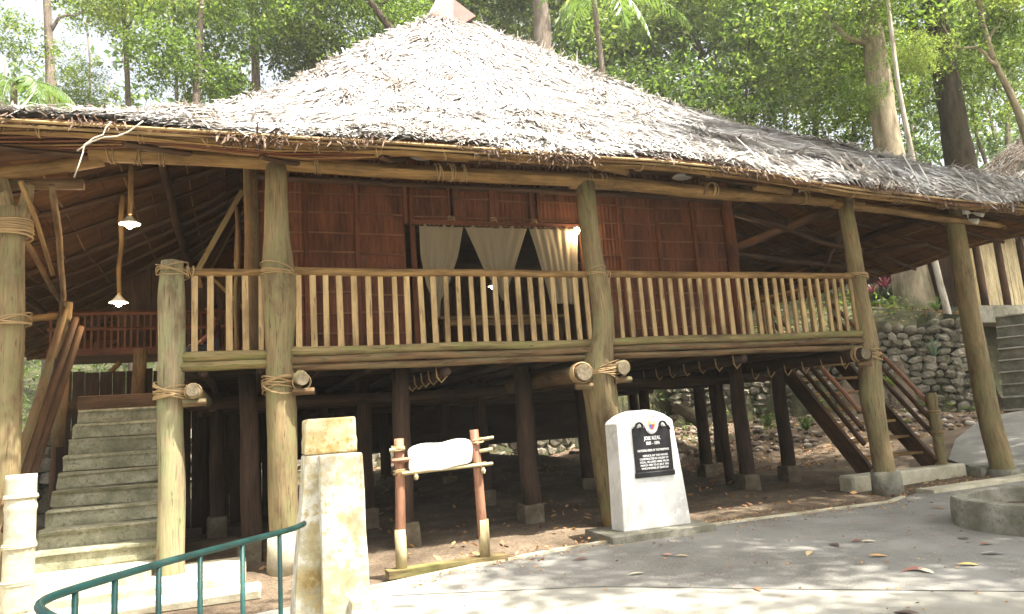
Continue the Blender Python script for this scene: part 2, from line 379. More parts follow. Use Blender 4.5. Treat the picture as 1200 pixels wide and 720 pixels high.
# ---------------------------------------------------------------- terrain
WX = [-300, 9, 13, 17.4, 19.3, 22.3, 30, 60, 300]; WY = [13.4, 13.4, 12.0, 8.0, 6.3, 8.2, 7.5, 2, -40]
def wall_y(x): return np.interp(x, WX, WY)
def base_h(x): return np.interp(x, [-10, 8, 12, 17.4, 19.3, 30], [0, 0, .9, 1.2, .75, .9])
def topz(x): return np.interp(x, [-10, 4, 9, 13, 17, 22, 40], [1.7, 1.7, 2.2, 3.0, 3.45, 3.7, 4.0])
def H(x, y):
    x = np.asarray(x, float); y = np.asarray(y, float)
    dist = (y - wall_y(x)) * .8
    front = base_h(x) * np.clip(1 + dist / 4.5, 0, 1)
    front = np.maximum(front, .62*np.exp(-((x-5.6)/3.0)**2)*np.clip((y-3.5)/5, 0, 1))
    path = np.clip((x - 12.3) * .125, 0, 1.2) * np.clip((y+6)/6, 0, 1)
    f = np.maximum(front, path)
    f = f + .03*(np.sin(x*1.7+y*.9)+np.sin(x*.8-y*1.9))*np.clip((y-.2)/2, 0, 1)*np.clip((13-x), 0, 1)
    back = topz(x) + np.clip(dist, 0, 26) * .34 + .25*np.sin(x*.5)*np.clip(dist/4, 0, 1)
    return np.where(dist > 0, back, f)
def kerb_y(x): return np.interp(x, [-30, 0, 1.2, 2.3, 3.4, 5.56, 8.26, 9.2, 11.9, 13, 15, 17.6, 18.6, 22, 30], [-1.9, -1.9, -1.55, -1.2, -.95, -.72, -.8, -.35, .35, 2.2, 3.6, 4.9, 4.6, 3.5, 1])
gx = np.concatenate([np.linspace(-400, -30, 12), np.arange(-28, 48, .5), np.linspace(50, 400, 14)])
gy = np.concatenate([np.linspace(-300, -25, 10), np.arange(-23, 30, .5), np.linspace(31, 400, 24)])
GX, GY = np.meshgrid(gx, gy, indexing='ij'); GZ = H(GX, GY)
GZ = np.where((GX > 11.5) & (GY < kerb_y(GX)-.3), GZ-.12, GZ); GZ = np.where(GY < -.3, GZ - .05, GZ) + np.where(GY > -.3, rng.normal(0, .012, GZ.shape), 0)
nx, ny = GX.shape
idx = np.arange(nx*ny).reshape(nx, ny)
F = np.stack([idx[:-1, :-1], idx[1:, :-1], idx[1:, 1:], idx[:-1, 1:]], -1).reshape(-1, 4)
cx_ = (GX[:-1, :-1]+GX[1:, 1:])/2; cy_ = (GY[:-1, :-1]+GY[1:, 1:])/2; hillf = ((cy_ > wall_y(cx_)-.3)).ravel()
M['forest_floor'] = rocky('forest_floor', [(.3, (.03, .028, .018)), (.5, (.07, .065, .035)), (.7, (.12, .11, .05))], 2.2, .95, .9, .06, (.05, .075, .025), 9)
VV = np.stack([GX, GY, GZ], -1).reshape(-1, 3); hl = quadmesh(VV, F[hillf], 'hillside', M['forest_floor']); tag(hl, kind='structure')
g = quadmesh(VV, F[~hillf], 'ground', M['dirt'])
g.data.polygons.foreach_set('use_smooth', [True]*len(g.data.polygons)); tag(g, kind='structure')
def sheet(name, xs, y0f, y1f, ny_, dz, mat):
    xs = np.asarray(xs); T = np.linspace(0, 1, ny_)
    X_ = np.repeat(xs[:, None], ny_, 1); Y_ = y0f(xs)[:, None]*(1-T) + y1f(xs)[:, None]*T
    Z_ = np.where(True, H(X_, Y_), 0)*1.0
    dz = dz + .02*np.clip(X_-11.5, 0, 1)
    Z_ = np.where(Y_ < 0.2, np.clip((X_ - 12.3) * .125, 0, 1.2) * np.clip((Y_+6)/6, 0, 1), Z_) + dz
    i = np.arange(X_.size).reshape(X_.shape)
    F = np.stack([i[:-1, :-1], i[1:, :-1], i[1:, 1:], i[:-1, 1:]], -1).reshape(-1, 4)
    return tag(quadmesh(np.stack([X_, Y_, Z_], -1).reshape(-1, 3), F, name, mat), kind='structure')
road = sheet('road', np.arange(-30, 40, .25), lambda x: x*0-40, kerb_y, 140, .006, M['asphalt'])
def join_y(x): return np.interp(x, [-30, 0.9, 1.2, 2.9, 3.9, 5.2, 9, 40], [-.7, -.7, -1.9, -2.75, -3.62, -4.7, -7.5, -8.5])
cf = sheet('pavement', np.arange(-30, 30, .3), lambda x: x*0-40, lambda x: np.minimum(join_y(x), kerb_y(x)-.02), 90, .012, M['concrete'])
jb = MB(); jx = np.arange(1.3, 9, .3)
for a, b in zip(jx[:-1], jx[1:]): obox(jb, (a, join_y(a), .010), (b, join_y(b), .010), .02, .008)
tag(jb.build('expansion_joint', M['mortar']), kind='structure')
# thin kerb strip of worn concrete
kb = MB(); ks = np.arange(1.0, 9.0, .25)
for a, b in zip(ks[:-1], ks[1:]):
    obox(kb, (a, kerb_y(a)+.03, .012), (b, kerb_y(b)+.03, .012), .07, .035)
tag(kb.build('kerb', M['pale_concrete']), kind='structure')
# ---------------------------------------------------------------- the stilt house
house = thing('stilt_house', 'bamboo and log house on stilts with a wide thatched roof and railed veranda', 'house', (0, 0, 0))
def part(mb, name, mat, parent=None, smooth=True): return mb.build(name, M[mat] if isinstance(mat, str) else mat, parent or house, smooth)
# roof geometry
EX0, EX1, EY0, EY1 = -4.6, 13.0, -1.05, 11.2
AP = np.array([4.2, 5.0, 9.75])
def prof(t): return np.interp(t, [0, .10, .23, .33, .5, .6, .7, .77, .88, .95, 1], [4.48, 4.74, 5.13, 5.6, 6.35, 6.98, 7.65, 8.12, 8.95, 9.45, 9.62])
def eave_dz(x, y):
    front = np.interp(x, [-4.6, -2, 0, 5, 6.7, 8, 10, 11.6, 13], [-.1, -.02, .0, .03, -.03, -.18, -.28, -.32, -.38])
    back = np.interp(x, [-4.6, 13], [-.85, -.5])
    f = np.clip((y - EY0) / 5.0, 0, 1)
    return front*(1-f) + back*f
def roofpt(side, s, t):
    """side 0 front,1 right,2 back,3 left; s along the eave 0..1; t 0 eave .. 1 apex"""
    s = np.asarray(s, float); t = np.asarray(t, float)
    if side == 0: ex, ey = EX0 + (EX1-EX0)*s, np.full_like(s, EY0)
    if side == 1: ex, ey = np.full_like(s, EX1), EY0 + (EY1-EY0)*s
    if side == 2: ex, ey = EX1 + (EX0-EX1)*s, np.full_like(s, EY1)
    if side == 3: ex, ey = np.full_like(s, EX0), EY1 + (EY0-EY1)*s
    bulge = .0
    x = ex + (AP[0]-ex)*t; y = ey + (AP[1]-ey)*t
    z = prof(t) - .34*np.sin(PI*np.clip(t, 0, 1))*np.clip((3.6-x)/3, 0, 1) - .06*np.sin(PI*t) + eave_dz(ex, ey)*np.where(ex > 4, (1-t)**5, (1-t)**1.5) + .04*np.sin(ex*1.9+ey*2.1)*(1-t)
    return np.stack([x, y, z], -1)
def off(t, x):
    return .03 + np.interp(x, [-3, 1, 6, 9, 13], [.05, .11, .16, .24, .30])*(1-np.exp(-np.asarray(t)/.035))
roof = MB()
ncourse = 40
for side in range(4):
    ns = 36
    ss = np.linspace(0, 1, ns+1); te = np.linspace(0, 1, ncourse+1)
    for top in (1, 0):
        rows = []
        for k in range(ncourse):
            a = roofpt(side, ss, np.full(ns+1, te[k])); b = roofpt(side, ss, np.full(ns+1, min(te[k+1]+.003, 1)))
            if top: a[:, 2] += off(te[k], a[:, 0])-.02; b[:, 2] += off(te[k+1], b[:, 0])-.06
            else: a = a + [0, 0, -.035]; b = b + [0, 0, .0]
            rows += [a, b]
        V = np.concatenate(rows); W = ns+1
        F = []
        for k in range(2*ncourse-1):
            for j in range(ns): F.append((k*W+j, k*W+j+1, (k+1)*W+j+1, (k+1)*W+j))
        UV = np.stack([np.tile(ss*17, 2*ncourse), np.repeat(np.arange(2*ncourse)*.13, W)], 1)
        (roof if top else roof).add(V, F, UV)
    a = roofpt(side, ss, 0*ss) + [0, 0, .015]; b = roofpt(side, ss, 0*ss) + [0, 0, -.035]
    V = np.concatenate([a, b]); F = [(j, j+1, ns+1+j+1, ns+1+j) for j in range(ns)]
    roof.add(V, F, np.stack([np.tile(ss*17, 2), np.repeat([0, .2], ns+1)], 1))
rf = part(roof, 'roof', 'thatch_under', smooth=False)
tv = []
# thatch strands
def strands(side, n, tmin=0., tmax=1., smin=0, smax=1, Lr=(.3, .62), spread=.55, lift=.05):
    t = 1 - np.sqrt(rng.uniform((1-tmax)**2, (1-tmin)**2, n)); s = rng.uniform(smin, smax, n)
    p = roofpt(side, s, t); e = .01
    q1 = roofpt(side, s, np.clip(t+e, 0, 1)); q0 = roofpt(side, s, np.clip(t-e, 0, 1)); q1[:, 2] += off(np.clip(t+e, 0, 1), q1[:, 0]); q0[:, 2] += off(np.clip(t-e, 0, 1), q0[:, 0]); up = q1-q0; up /= np.linalg.norm(up, axis=1)[:, None]
    al = roofpt(side, np.clip(s+e, 0, 1), t*.99) - roofpt(side, np.clip(s-e, 0, 1), t*.99); al /= (np.linalg.norm(al, axis=1)[:, None]+1e-9)
    N = np.cross(al, up); N /= np.linalg.norm(N, axis=1)[:, None]; N *= np.sign(N[:, 2])[:, None]
    # locally coherent lean, so strands lie in tufts
    lean = .5*np.sin(p[:, 0]*2.1+p[:, 1]*1.3) + .35*np.sin(p[:, 0]*5.3-p[:, 1]*3.7+1) + rng.normal(0, spread, n)
    D = -up*np.cos(lean)[:, None] + al*np.sin(lean)[:, None] + N*rng.normal(.02, .09, n)[:, None]
    D /= np.linalg.norm(D, axis=1)[:, None]
    L = rng.uniform(*Lr, n); W = rng.uniform(.016, .06, n)
    up = up*1.0; hgt = off(t, p[:, 0])+.01 + rng.uniform(0, lift, n) + .05*np.sin(p[:, 0]*3.3)*np.sin(p[:, 1]*4.1+p[:, 2]*3)
    P = p + N*0 + np.array([0, 0, 1.])*hgt[:, None] - D*L[:, None]*np.where(t < .05, .75, .4)[:, None]
    return P, D, N, L, W
sets = [strands(0, 52000), strands(3, 7000, smin=.4), strands(1, 6000, smax=.7), strands(2, 2500)]
# ragged edges on the front eave and along the two front hips
e = strands(0, 5200, 0, .03, Lr=(.18, .34), spread=.7, lift=.05); e[0][:, 2] -= .03*rng.uniform(0, 1, len(e[0])); e[1][:, 2] += .15; sets.append(e)
for sd, a, b in ((0, 0, .02), (0, .98, 1), (3, .97, 1), (1, 0, .03)):
    sets.append(strands(sd, 1800, smin=a, smax=b, spread=.8, lift=.07))
def thin(q):
    p = q[0]; f = np.sin(p[:, 0]*1.9+1.3*np.sin(p[:, 2]*2.3))+np.sin(p[:, 2]*4.7+p[:, 0]*.8)+.8*np.sin(p[:, 0]*4.3-p[:, 2]*3.1+2)
    k = rng.uniform(0, 1, len(p)) < np.where(f > 1.1, .38, 1.0); return tuple(a[k] for a in q)
sets[0] = thin(sets[0])
sets.append(strands(0, 9000, Lr=(.5, .95), spread=.3, lift=.07))
P0 = np.concatenate([q[0] for q in sets]); D = np.concatenate([q[1] for q in sets]); N = np.concatenate([q[2] for q in sets]); L = np.concatenate([q[3] for q in sets]); W = np.concatenate([q[4] for q in sets])
th = ribbons(P0, D, N, L, W, rng.uniform(-.01, .05, len(L)), 'thatch', M['thatch'], house)
th['kind'] = 'stuff'
# fringe of dark broken leaf ends below the eave edge
n = 5200; s = rng.uniform(0, 1, n); p = roofpt(0, s, np.zeros(n)) + np.array([0, -.02, .0]); p[:, 2] += rng.uniform(-.03, .05, n); p[:, 1] += rng.uniform(-.05, .12, n)
keep = (np.sin(p[:, 0]*2.3)+np.sin(p[:, 0]*5.1+1)+rng.normal(0, .5, n)) > .2; p = p[keep]; n = len(p)
Dn = rng.normal(0, .5, (n, 3)); Dn[:, 2] -= .5; Dn[:, 1] -= .6; Dn /= np.linalg.norm(Dn, axis=1)[:, None]
fr = ribbons(p, Dn, np.tile([[.1, -.6, .8]], (n, 1)), rng.uniform(.06, .15, n), rng.uniform(.012, .03, n), rng.uniform(-.02, .02, n), 'eave_fringe', M['fringe'], house); fr['kind'] = 'stuff'
# ridge cap: folded tin
rc = MB(); c = AP + [0, 0, -.02]
rc.add([c+np.array(q)*1.25+[0, 0, .12] for q in ([-.40, -.22, -.10], [.36, -.40, -.12], [.32, .30, .04], [-.32, .35, -.0],
        [-.06, -.46, -.46], [-.20, -.08, .30], [.10, -.05, .36])], [(0, 4, 6, 5), (4, 1, 6), (1, 2, 6), (2, 3, 5, 6), (3, 0, 5)])
o = part(rc, 'ridge_cap', 'terracotta', smooth=False); sm = o.modifiers.new('thick', 'SOLIDIFY'); sm.thickness = .03
o['label'] = 'reddish folded metal cap on the peak of the thatch'
# rafters, battens under the roof (front skipped where it is above the ceiling line)
for side, svals in ((0, np.linspace(.03, .97, 13)), (3, np.linspace(.04, .97, 12)), (1, np.linspace(.03, .8, 11)), (2, np.linspace(.05, .95, 8))):
    for s_ in svals:
        tt = np.linspace(.06 if side == 0 else .01, .72, 12)
        P = roofpt(side, np.full(12, s_), tt) - [0, 0, .13]
        mb = MB(); tube(mb, P, np.linspace(.035, .045, 12) * random.uniform(.8, 1.2), 7, .06); part(mb, 'rafter', 'darklog')
for side in range(4):
    for k, t_ in enumerate(np.linspace(.02, .62, 22)):
        if side == 2 and k % 2: continue
        ss = np.linspace(0.005, .995, 26); P = roofpt(side, ss, np.full(26, t_)) - [0, 0, .085]
        mb = MB(); tube(mb, P, .014, 5, .1); part(mb, 'roof_batten', 'log' if (k % 3 == 0) else 'redwood')
for t_ in (.17, .42):   # heavy purlins under the side slopes
    for side in (1, 3):
        P = roofpt(side, np.linspace(.02, .98, 16), np.full(16, t_)) - [0, 0, .27]
        mb = MB(); tube(mb, P, .06, 8, .06); part(mb, 'purlin', 'darklog')
# eave: purlin pole and split bamboo strips at the lip
xs = np.linspace(-4.5, 12.9, 40)
mb = MB(); tube(mb, np.stack([xs, xs*0-.88, 4.475 + eave_dz(xs, -1.0)], 1), .042, 9, .08); part(mb, 'eave_purlin', 'log')
for dy, dz, r in ((-1.07, .005, .016), (-1.03, -.03, .016)):
    for a, b in ((-4.5, .9), (.7, 3.6), (3.4, 6.3), (6.1, 8.8), (8.6, 12.9)):
        x2 = np.linspace(a, b, 12)
        mb = MB(); tube(mb, np.stack([x2, x2*0+dy+random.uniform(-.01, .01), 4.485+dz + eave_dz(x2, -1.0) + random.uniform(-.012, .012)], 1), r, 6, .1); part(mb, 'eave_strip', 'baluster')
# hip poles
for side, s_ in ((0, 0), (0, 1)):
    P = roofpt(side, np.full(14, s_), np.linspace(.0, .8, 14)) - [0, 0, .22]
    mb = MB(); tube(mb, P, .075, 9, .06); part(mb, 'hip_rafter', 'darklog')
# main posts (front)
def post(pts, rad, mat, seed, rough=.09, smooth=True, n=14, name='post'):
    pts = np.asarray(pts, float); tt = np.linspace(0, 1, len(pts)); t2 = np.linspace(0, 1, 26)
    P = np.stack([np.interp(t2, tt, pts[:, i]) for i in range(3)], 1); r = np.interp(t2, tt, rad)
    for _ in range(2): P[1:-1] = (P[:-2] + 2*P[1:-1] + P[2:])/4
    mb = MB(); tube(mb, P, r, n, rough, seed=seed); return part(mb, name, mat, smooth=smooth)
post([(-.60, 0, -.05), (-.60, 0, 1), (-.61, 0, 1.7), (-.60, 0, 2.4), (-.61, 0, 3.0), (-.6, 0, 3.40)], [.145, .135, .125, .13, .135, .115], 'post_pale', 3)
post([(.52, 0, 0), (.52, 0, .6), (.50, 0, 1.8), (.50, 0, 2.35), (.51, 0, 2.8), (.5, 0, 3.2), (.50, 0, 3.7), (.49, 0, 4.56)], [.15, .155, .17, .15, .185, .19, .135, .12], 'post', 5)
post([(4.62, .25, 0), (4.60, .2, .7), (4.52, .1, 1.5), (4.44, .0, 2.05), (4.56, 0, 2.4), (4.6, 0, 2.8), (4.53, 0, 3.4), (4.50, 0, 4.55)], [.16, .2, .23, .24, .15, .15, .13, .125], 'post', 9)
post([(9.04, -.02, 0), (9.02, 0, .8), (9.0, 0, 1.4), (9.08, 0, 2.2), (9.06, 0, 3.2), (9.03, 0, 4.5)], [.17, .15, .175, .15, .122, .115], 'post', 12)
post([(11.72, .15, 0), (11.66, .2, .8), (11.62, .2, 2.3), (11.62, .2, 4.55)], [.185, .165, .16, .145], 'post', 15)
post([(-2.06, 0, 0), (-2.06, 0, 1.5), (-2.08, 0, 2.6), (-2.10, 0, 3.95)], [.11, .115, .12, .11], 'post', 21)
post([(-2.09, 0, 3.75), (-2.16, 0, 4.0), (-2.22, 0, 4.25)], [.10, .07, .06], 'post', 22, name='post_fork')
post([(-2.06, 0, 3.75), (-1.99, .0, 4.0), (-1.97, 0, 4.2)], [.10, .06, .05], 'post', 23, name='post_fork')
# footings
for (x, y, r, h) in ((.52, 0, .19, .42), (9.04, -.02, .215, .32), (11.72, .15, .23, .12)):
    mb = MB(); tube(mb, [(x, y, -.03), (x, y, h*.5), (x, y, h)], [r*1.05, r, r*.97], 14, .02); part(mb, 'post_footing', 'pale_concrete' if x < 1 else 'old_concrete')
# head beam and side beams
mb = MB(); log(mb, (-1.42, 0, 4.60), (4.9, 0, 4.58), .09, .095, .02, seed=2); part(mb, 'head_beam', 'log')
mb = MB(); log(mb, (4.3, .03, 4.58), (9.4, 0.03, 4.47), .10, .085, .03, seed=4); part(mb, 'head_beam', 'log')
mb = MB(); log(mb, (8.8, .0, 4.45), (13.0, 0.1, 4.20), .075, .06, .02, seed=6); part(mb, 'head_beam', 'log')
mb = MB(); log(mb, (-1.3, .05, 4.55), (-3.4, .1, 4.05), .08, .07, .02, seed=8); part(mb, 'head_beam', 'log')
mb = MB(); log(mb, (-1.5, .18, 4.30), (-4.2, .1, 4.1), .06, .05, .02, seed=9); part(mb, 'tie_beam', 'midlog')
mb = MB(); log(mb, (9.05, 0, 4.42), (9.05, 9, 4.5), .08, .07, .02, seed=11); part(mb, 'side_beam', 'darklog')
mb = MB(); log(mb, (-2.2, -.45, 4.15), (-2.75, 6.0, 3.75), .035, .04, .03, seed=12); part(mb, 'pole', 'midlog')
mb = MB(); log(mb, (-1.95, -.3, 4.14), (-1.83, .5, 3.35), .03, .02, .03, rough=.2, seed=13); part(mb, 'pole', 'log')
mb = MB(); log(mb, (-1.7, -.2, 4.14), (-2.3, 3.5, 3.05), .035, .03, .02, seed=14); part(mb, 'pole', 'midlog')
# right slope braces
for a, b, r in (((9.1, .1, 4.1), (12.6, 4.5, 4.3), .06), ((9.0, 5.5, 4.35), (12.4, 1.4, 4.25), .055), ((9.05, 3.0, 4.4), (12.9, 3.0, 4.05), .06), ((8.2, 1.6, 4.75), (10.2, .9, 3.9), .06)):
    mb = MB(); log(mb, a, b, r, r*.9, .03); part(mb, 'brace', 'darklog')
# bracket stubs on the head beam
for (x0, z0, x1, z1, y0, y1) in ((.15, 4.55, .62, 4.72, -.72, -.1), (.5, 4.6, .95, 4.76, -.7, -.1), (2.1, 4.62, 2.75, 4.7, -.5, -.3), (2.5, 4.66, 3.15, 4.68, -.45, -.42), (4.4, 4.6, 4.95, 4.62, -.55, -.35), (7.0, 4.5, 7.7, 4.48, -.4, -.3), (-.6, 4.6, -.2, 4.75, -.72, -.1)):
    mb = MB(); log(mb, (x0, y0, z0), (x1, y1, z1), .055, .06, .01); part(mb, 'bracket_log', 'log')
# floor: edge logs, bottom rails, planks, joists
for x0, x1, y, z, r, mt in ((-.55, .5, -.02, 2.345, .06, 'mossrail'), (-.55, .5, -.03, 2.235, .055, 'mossrail'),
        (.5, 4.55, -.02, 2.37, .055, 'mossrail'), (.55, 4.5, -.04, 2.268, .045, 'midlog'), (.5, 4.4, -.02, 2.18, .045, 'midlog'),
        (4.55, 9.05, -.02, 2.37, .055, 'mossrail'), (4.6, 9.0, -.04, 2.268, .045, 'midlog'), (4.6, 8.9, -.02, 2.18, .045, 'midlog')):
    mb = MB(); log(mb, (x0, y, z), (x1, y, z+random.uniform(-.01, .01)), r, r*.95, .012); part(mb, 'edge_log', mt)
for k, y in enumerate(np.arange(.06, 9.5, .235)):
    mb = MB(); x0, x1 = (-.6, 9.05) if y < 1.5 or y > 2.6 else (-.6, 9.3)
    box(mb, x0, x1, y, y+.225, 2.27+random.uniform(-.006, .006), 2.31, .003); part(mb, 'floor_plank', 'shadewood' if y > .5 else 'plank', smooth=False)  # planks farther under the house take the colour darkened for shade
for x in np.arange(-.3, 9.2, .62):
    mb = MB(); log(mb, (x, .05, 2.2), (x+random.uniform(-.03, .03), 9.4, 2.2), .05, .045, .02); part(mb, 'floor_joist', 'stiltwood')
for x, r, z in ((-.38, .072, 1.97), (.72, .078, 2.04), (4.12, .115, 1.97), (4.68, .09, 2.0), (8.72, .1, 2.06), (2.4, .06, 2.08), (6.75, .065, 2.08)):
    mb = MB(); y0 = -.28 if r > .07 else .0
    log(mb, (x, y0, z), (x+.02, 9.4, z-.02), r, r*.85, .03, n=14); part(mb, 'girder', 'post' if x < .8 and r > .07 else ('midlog' if 4 < x < 5 else 'stiltwood'))
    if r > .07:
        mb = MB(); tube(mb, [(x, y0-.001, z), (x, y0-.006, z)], [r*.93, r*.9], 14, .02); part(mb, 'log_end', 'cutwood', smooth=False)
        mb = MB(); log(mb, (x-.10, -.2, z-r-.06), (x+.13, -.21, z-r-.055), .04, .04, 0); part(mb, 'bearer', 'midlog')
for y, z in ((2.5, 1.93), (4.4, 1.93), (6.6, 1.93), (8.8, 1.93)):
    mb = MB(); log(mb, (-.6, y, z), (9.2, y, z), .09, .08, .04); part(mb, 'cross_beam', 'stiltwood')
# stilts with concrete socks
for (x, y, r) in ((2.0, .75, .12), (3.86, 1.25, .13), (.16, 1.0, .12), (8.1, 2.0, .13), (1.85, 2.9, .12), (4.05, 3.9, .12), (6.15, 4.2, .12), (6.0, 1.9, .0),
                  (9.5, 2.6, .13), (9.1, 4.6, .13), (1.45, 5.3, .12), (8.0, 5.0, .12), (4.1, 6.6, .12), (6.2, 7.0, .12), (2.0, 7.4, .12), (-.3, 4.0, .12), (-.3, 7, .12), (9.0, 7.2, .12), (6.9, 9.0, .12), (3.2, 9.0, .12)):
    if r == 0: continue
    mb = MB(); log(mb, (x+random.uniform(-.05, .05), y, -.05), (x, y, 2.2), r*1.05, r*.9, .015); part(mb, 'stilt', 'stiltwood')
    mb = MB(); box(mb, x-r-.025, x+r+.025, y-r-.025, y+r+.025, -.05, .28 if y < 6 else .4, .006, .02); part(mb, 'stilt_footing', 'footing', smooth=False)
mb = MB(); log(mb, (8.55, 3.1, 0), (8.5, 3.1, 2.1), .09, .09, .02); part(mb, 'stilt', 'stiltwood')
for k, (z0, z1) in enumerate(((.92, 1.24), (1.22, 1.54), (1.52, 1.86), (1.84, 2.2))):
    mb = MB(); box(mb, -.6, 9.1, 9.42+.05*(k % 2), 9.455+.05*(k % 2), z0-.03, z1+.03, .003); part(mb, 'skirt_board', 'shadewood', smooth=False)
# dark boards added to block light under the rear left of the house
for x0, x1, y0, y1 in ((-.5, 1.3, 6.0, 6.05), (-.52, -.47, 4.2, 6.0)):
    k = x0
    if x1 - x0 > .2:
        while k < x1 - .1:
            if not (-.35 < k < -.1 or .85 < k < 1.05):
                mb = MB(); box(mb, k, k+.17, y0, y1, .02, 1.9, .006); part(mb, 'dark_backing_board', 'shadewood', smooth=False)
            k += .18
    else:
        k = y0
        while k < y1:
            mb = MB(); box(mb, x0, x1, k, k+.17, .02, 1.9, .006); part(mb, 'dark_backing_board', 'shadewood', smooth=False); k += .18
# veranda railing
def railing(name, p0, p1, r, nb, zb, zt, bw=.06, mat='log', rail_z=None, bmat='baluster', skip=()):
    mb = MB(); log(mb, p0, p1, r, r*.95, .008, seed=int(abs(p0[0]*77))); rl = part(mb, name, mat)
    p0 = np.asarray(p0, float); p1 = np.asarray(p1, float)
    for k in range(nb):
        t = (k + .55) / nb; c = p0 + (p1-p0)*t; bmx = MB(); jx = random.uniform(-.012, .012); wv = bw*random.uniform(.85, 1.15)
        c0 = np.array([c[0]+jx+random.uniform(-.01, .01), c[1], zb]); c1 = np.array([c[0]+jx, c[1], c[2]-r*.6])
        dv = (p1-p0)/np.linalg.norm(p1-p0)
        obox(bmx, c0, c1, wv, .03, up=(dv[1], -dv[0], 0)) if False else obox(bmx, c0, c1, .03, wv, up=tuple(dv))
        o = bmx.build('baluster', M[bmat], rl, False)
        o.location = (0, 0, 0)
    return rl
railing('handrail', (-.48, 0, 3.285), (.40, 0, 3.285), .045, 5, 2.38, 3.28)
railing('handrail', (.62, -.03, 3.29), (4.45, 0, 3.285), .05, 24, 2.40, 3.28)
railing('handrail', (4.62, 0, 3.285), (8.98, 0, 3.285), .05, 27, 2.40, 3.28)
railing('handrail', (8.9, .2, 3.27), (8.9, 2.5, 3.27), .045, 12, 2.33, 3.28)
railing('handrail', (2.6, 9.3, 3.25), (8.95, 9.3, 3.25), .045, 24, 2.33, 3.28, mat='darklog', bmat='log')
# lashings
def lash(c, axis, r, turns=6, wid=.13, tilt=.5, tr=.008, seed=0):
    mb = MB(); rope(mb, c, axis, r, turns, wid, tilt, tr, seed); return part(mb, 'lashing', 'rope')
for k, (x, y, z, r) in enumerate(((-.6, 0, 3.285, .155), (.5, 0, 3.285, .19), (4.53, 0, 3.28, .14), (9.05, 0, 3.28, .15))):
    lash((x, y, z), (0, 0, 1), r, 5, .07, .5, .007, k)
    lash((x+.17, y, z), (1, 0, 0), .052, 4, .06, .3, .006, k+9)
for k, (x, z, r, gx_, gr) in enumerate(((-.6, 1.97, .16, -.38, .09), (.5, 2.02, .175, .72, .1), (4.5, 2.0, .23, 4.68, .11), (9.05, 2.06, .175, 8.72, .115))):
    lash((x, 0, z), (0, 0, 1), r+.01, 9, .10, .6, .008, k+20)
    lash((gx_, -.15, z-.01), (0, 1, 0), gr-.012, 6, .08, .3, .007, k+30)
lash((4.12, -.16, 1.97), (0, 1, 0), .12, 6, .12, .3, .008, 44)
for k, x in enumerate((-1.2, -.95, -.7, .5, .95, 2.45, 2.62, 2.78, 4.55, 4.75, 6.4, 6.55, 8.2, 9.1)):
    lash((x, 0, 4.6 - max(0, x-4.5)*.022), (1, 0, 0), .1, 3, .05, .35, .007, k+50)
for k, x in enumerate(np.arange(-1.7, 12.5, .83)):
    lash((x+random.uniform(-.2, .2), -.9, 4.49+float(eave_dz(x, -1.))), (1, 0, 0), .075, 2, .03, .6, .005, k+80)
lash((-2.09, 0, 3.72), (0, 0, 1), .165, 12, .16, .1, .011, 5); lash((-2.08, 0, 2.75), (0, 0, 1), .17, 4, .05, .4, .008, 6)
# hanging ties along the two small girders: pale hooked strips
for gx_, z in ((2.4, 2.08), (6.75, 2.08), (8.72, 2.0)):
    for k in range(7):
        mb = MB(); y = .12 + k*.42; rr = .08
        P = [(gx_-rr, y, z+.06), (gx_-rr*.9, y, z-.06), (gx_-.02, y+.01, z-.13), (gx_+rr*.8, y, z-.04)]
        tube(mb, P, .011, 5, caps=True); part(mb, 'lashing', 'rope')
# walls
WY0 = 1.5
def wallrun(p0, p1, zt, holes=(), seed=0, step=.68, zb=2.31):
    """woven panels between upright battens with thin horizontal strips; p0-p1 in plan"""
    p0 = np.array(p0, float); p1 = np.array(p1, float); L = np.linalg.norm(p1-p0); d = (p1-p0)/L; nrm = np.array([d[1], -d[0]])
    nb = int(round(L/step)); ed = np.linspace(0, L, nb+1)
    def pc(a, off=0): q = p0 + d*a + nrm*off; return q
    for i in range(nb):
        a, b = ed[i], ed[i+1]
        hz = None
        for h in holes:
            if a < h[1] - .05 and b > h[0] + .05: hz = h
        spans = [(zb, zt)] if not hz else [(hz[3], zt)] + ([(zb, hz[2])] if hz[2] > zb + .05 else [])
        for z0, z1 in spans:
            mb = MB(); q0, q1 = pc(a+.01), pc(b-.01)
            V = []; nS = 10   # vertical slats as slight folds
            for j in range(nS*2+1):
                t = j/(nS*2); c = q0*(1-t) + q1*t + nrm*(.006 if j % 2 else -.004)
                V += [(c[0], c[1], z0), (c[0], c[1], z1)]
            F = [(2*j, 2*j+2, 2*j+3, 2*j+1) for j in range(nS*2)]
            mb.add(V, F, [(j//2*.05, (j % 2)*(z1-z0)) for j in range(len(V))]); part(mb, 'wall_panel', 'redwood', smooth=False)
            for zs in np.arange(zb+.16, zt, .285):
                if zs < z0+.02 or zs > z1-.02: continue
                mb = MB(); zj = zs + random.uniform(-.02, .02); e0, e1 = pc(a+.03, .022), pc(b-.03, .022)
                obox(mb, (e0[0], e0[1], zj), (e1[0], e1[1], zj+random.uniform(-.015, .015)), .016, .022); part(mb, 'wall_strip', 'strip', smooth=False)
        if i: 
            for z0, z1 in spans:
                mb = MB(); e = pc(a, .03); obox(mb, (e[0], e[1], z0), (e[0], e[1], z1), .07, .05, up=(d[0], d[1], 0)); part(mb, 'wall_batten', 'redwood', smooth=False)
wallrun((.23, WY0), (7.9, WY0), 4.92, holes=((2.3, 4.9, 2.31, 4.33),))
wallrun((.23, 9.0), (.23, WY0), 4.92, holes=((4.5, 6.6, 3.1, 4.6),))
wallrun((7.9, WY0), (7.9, 9.0), 4.92)
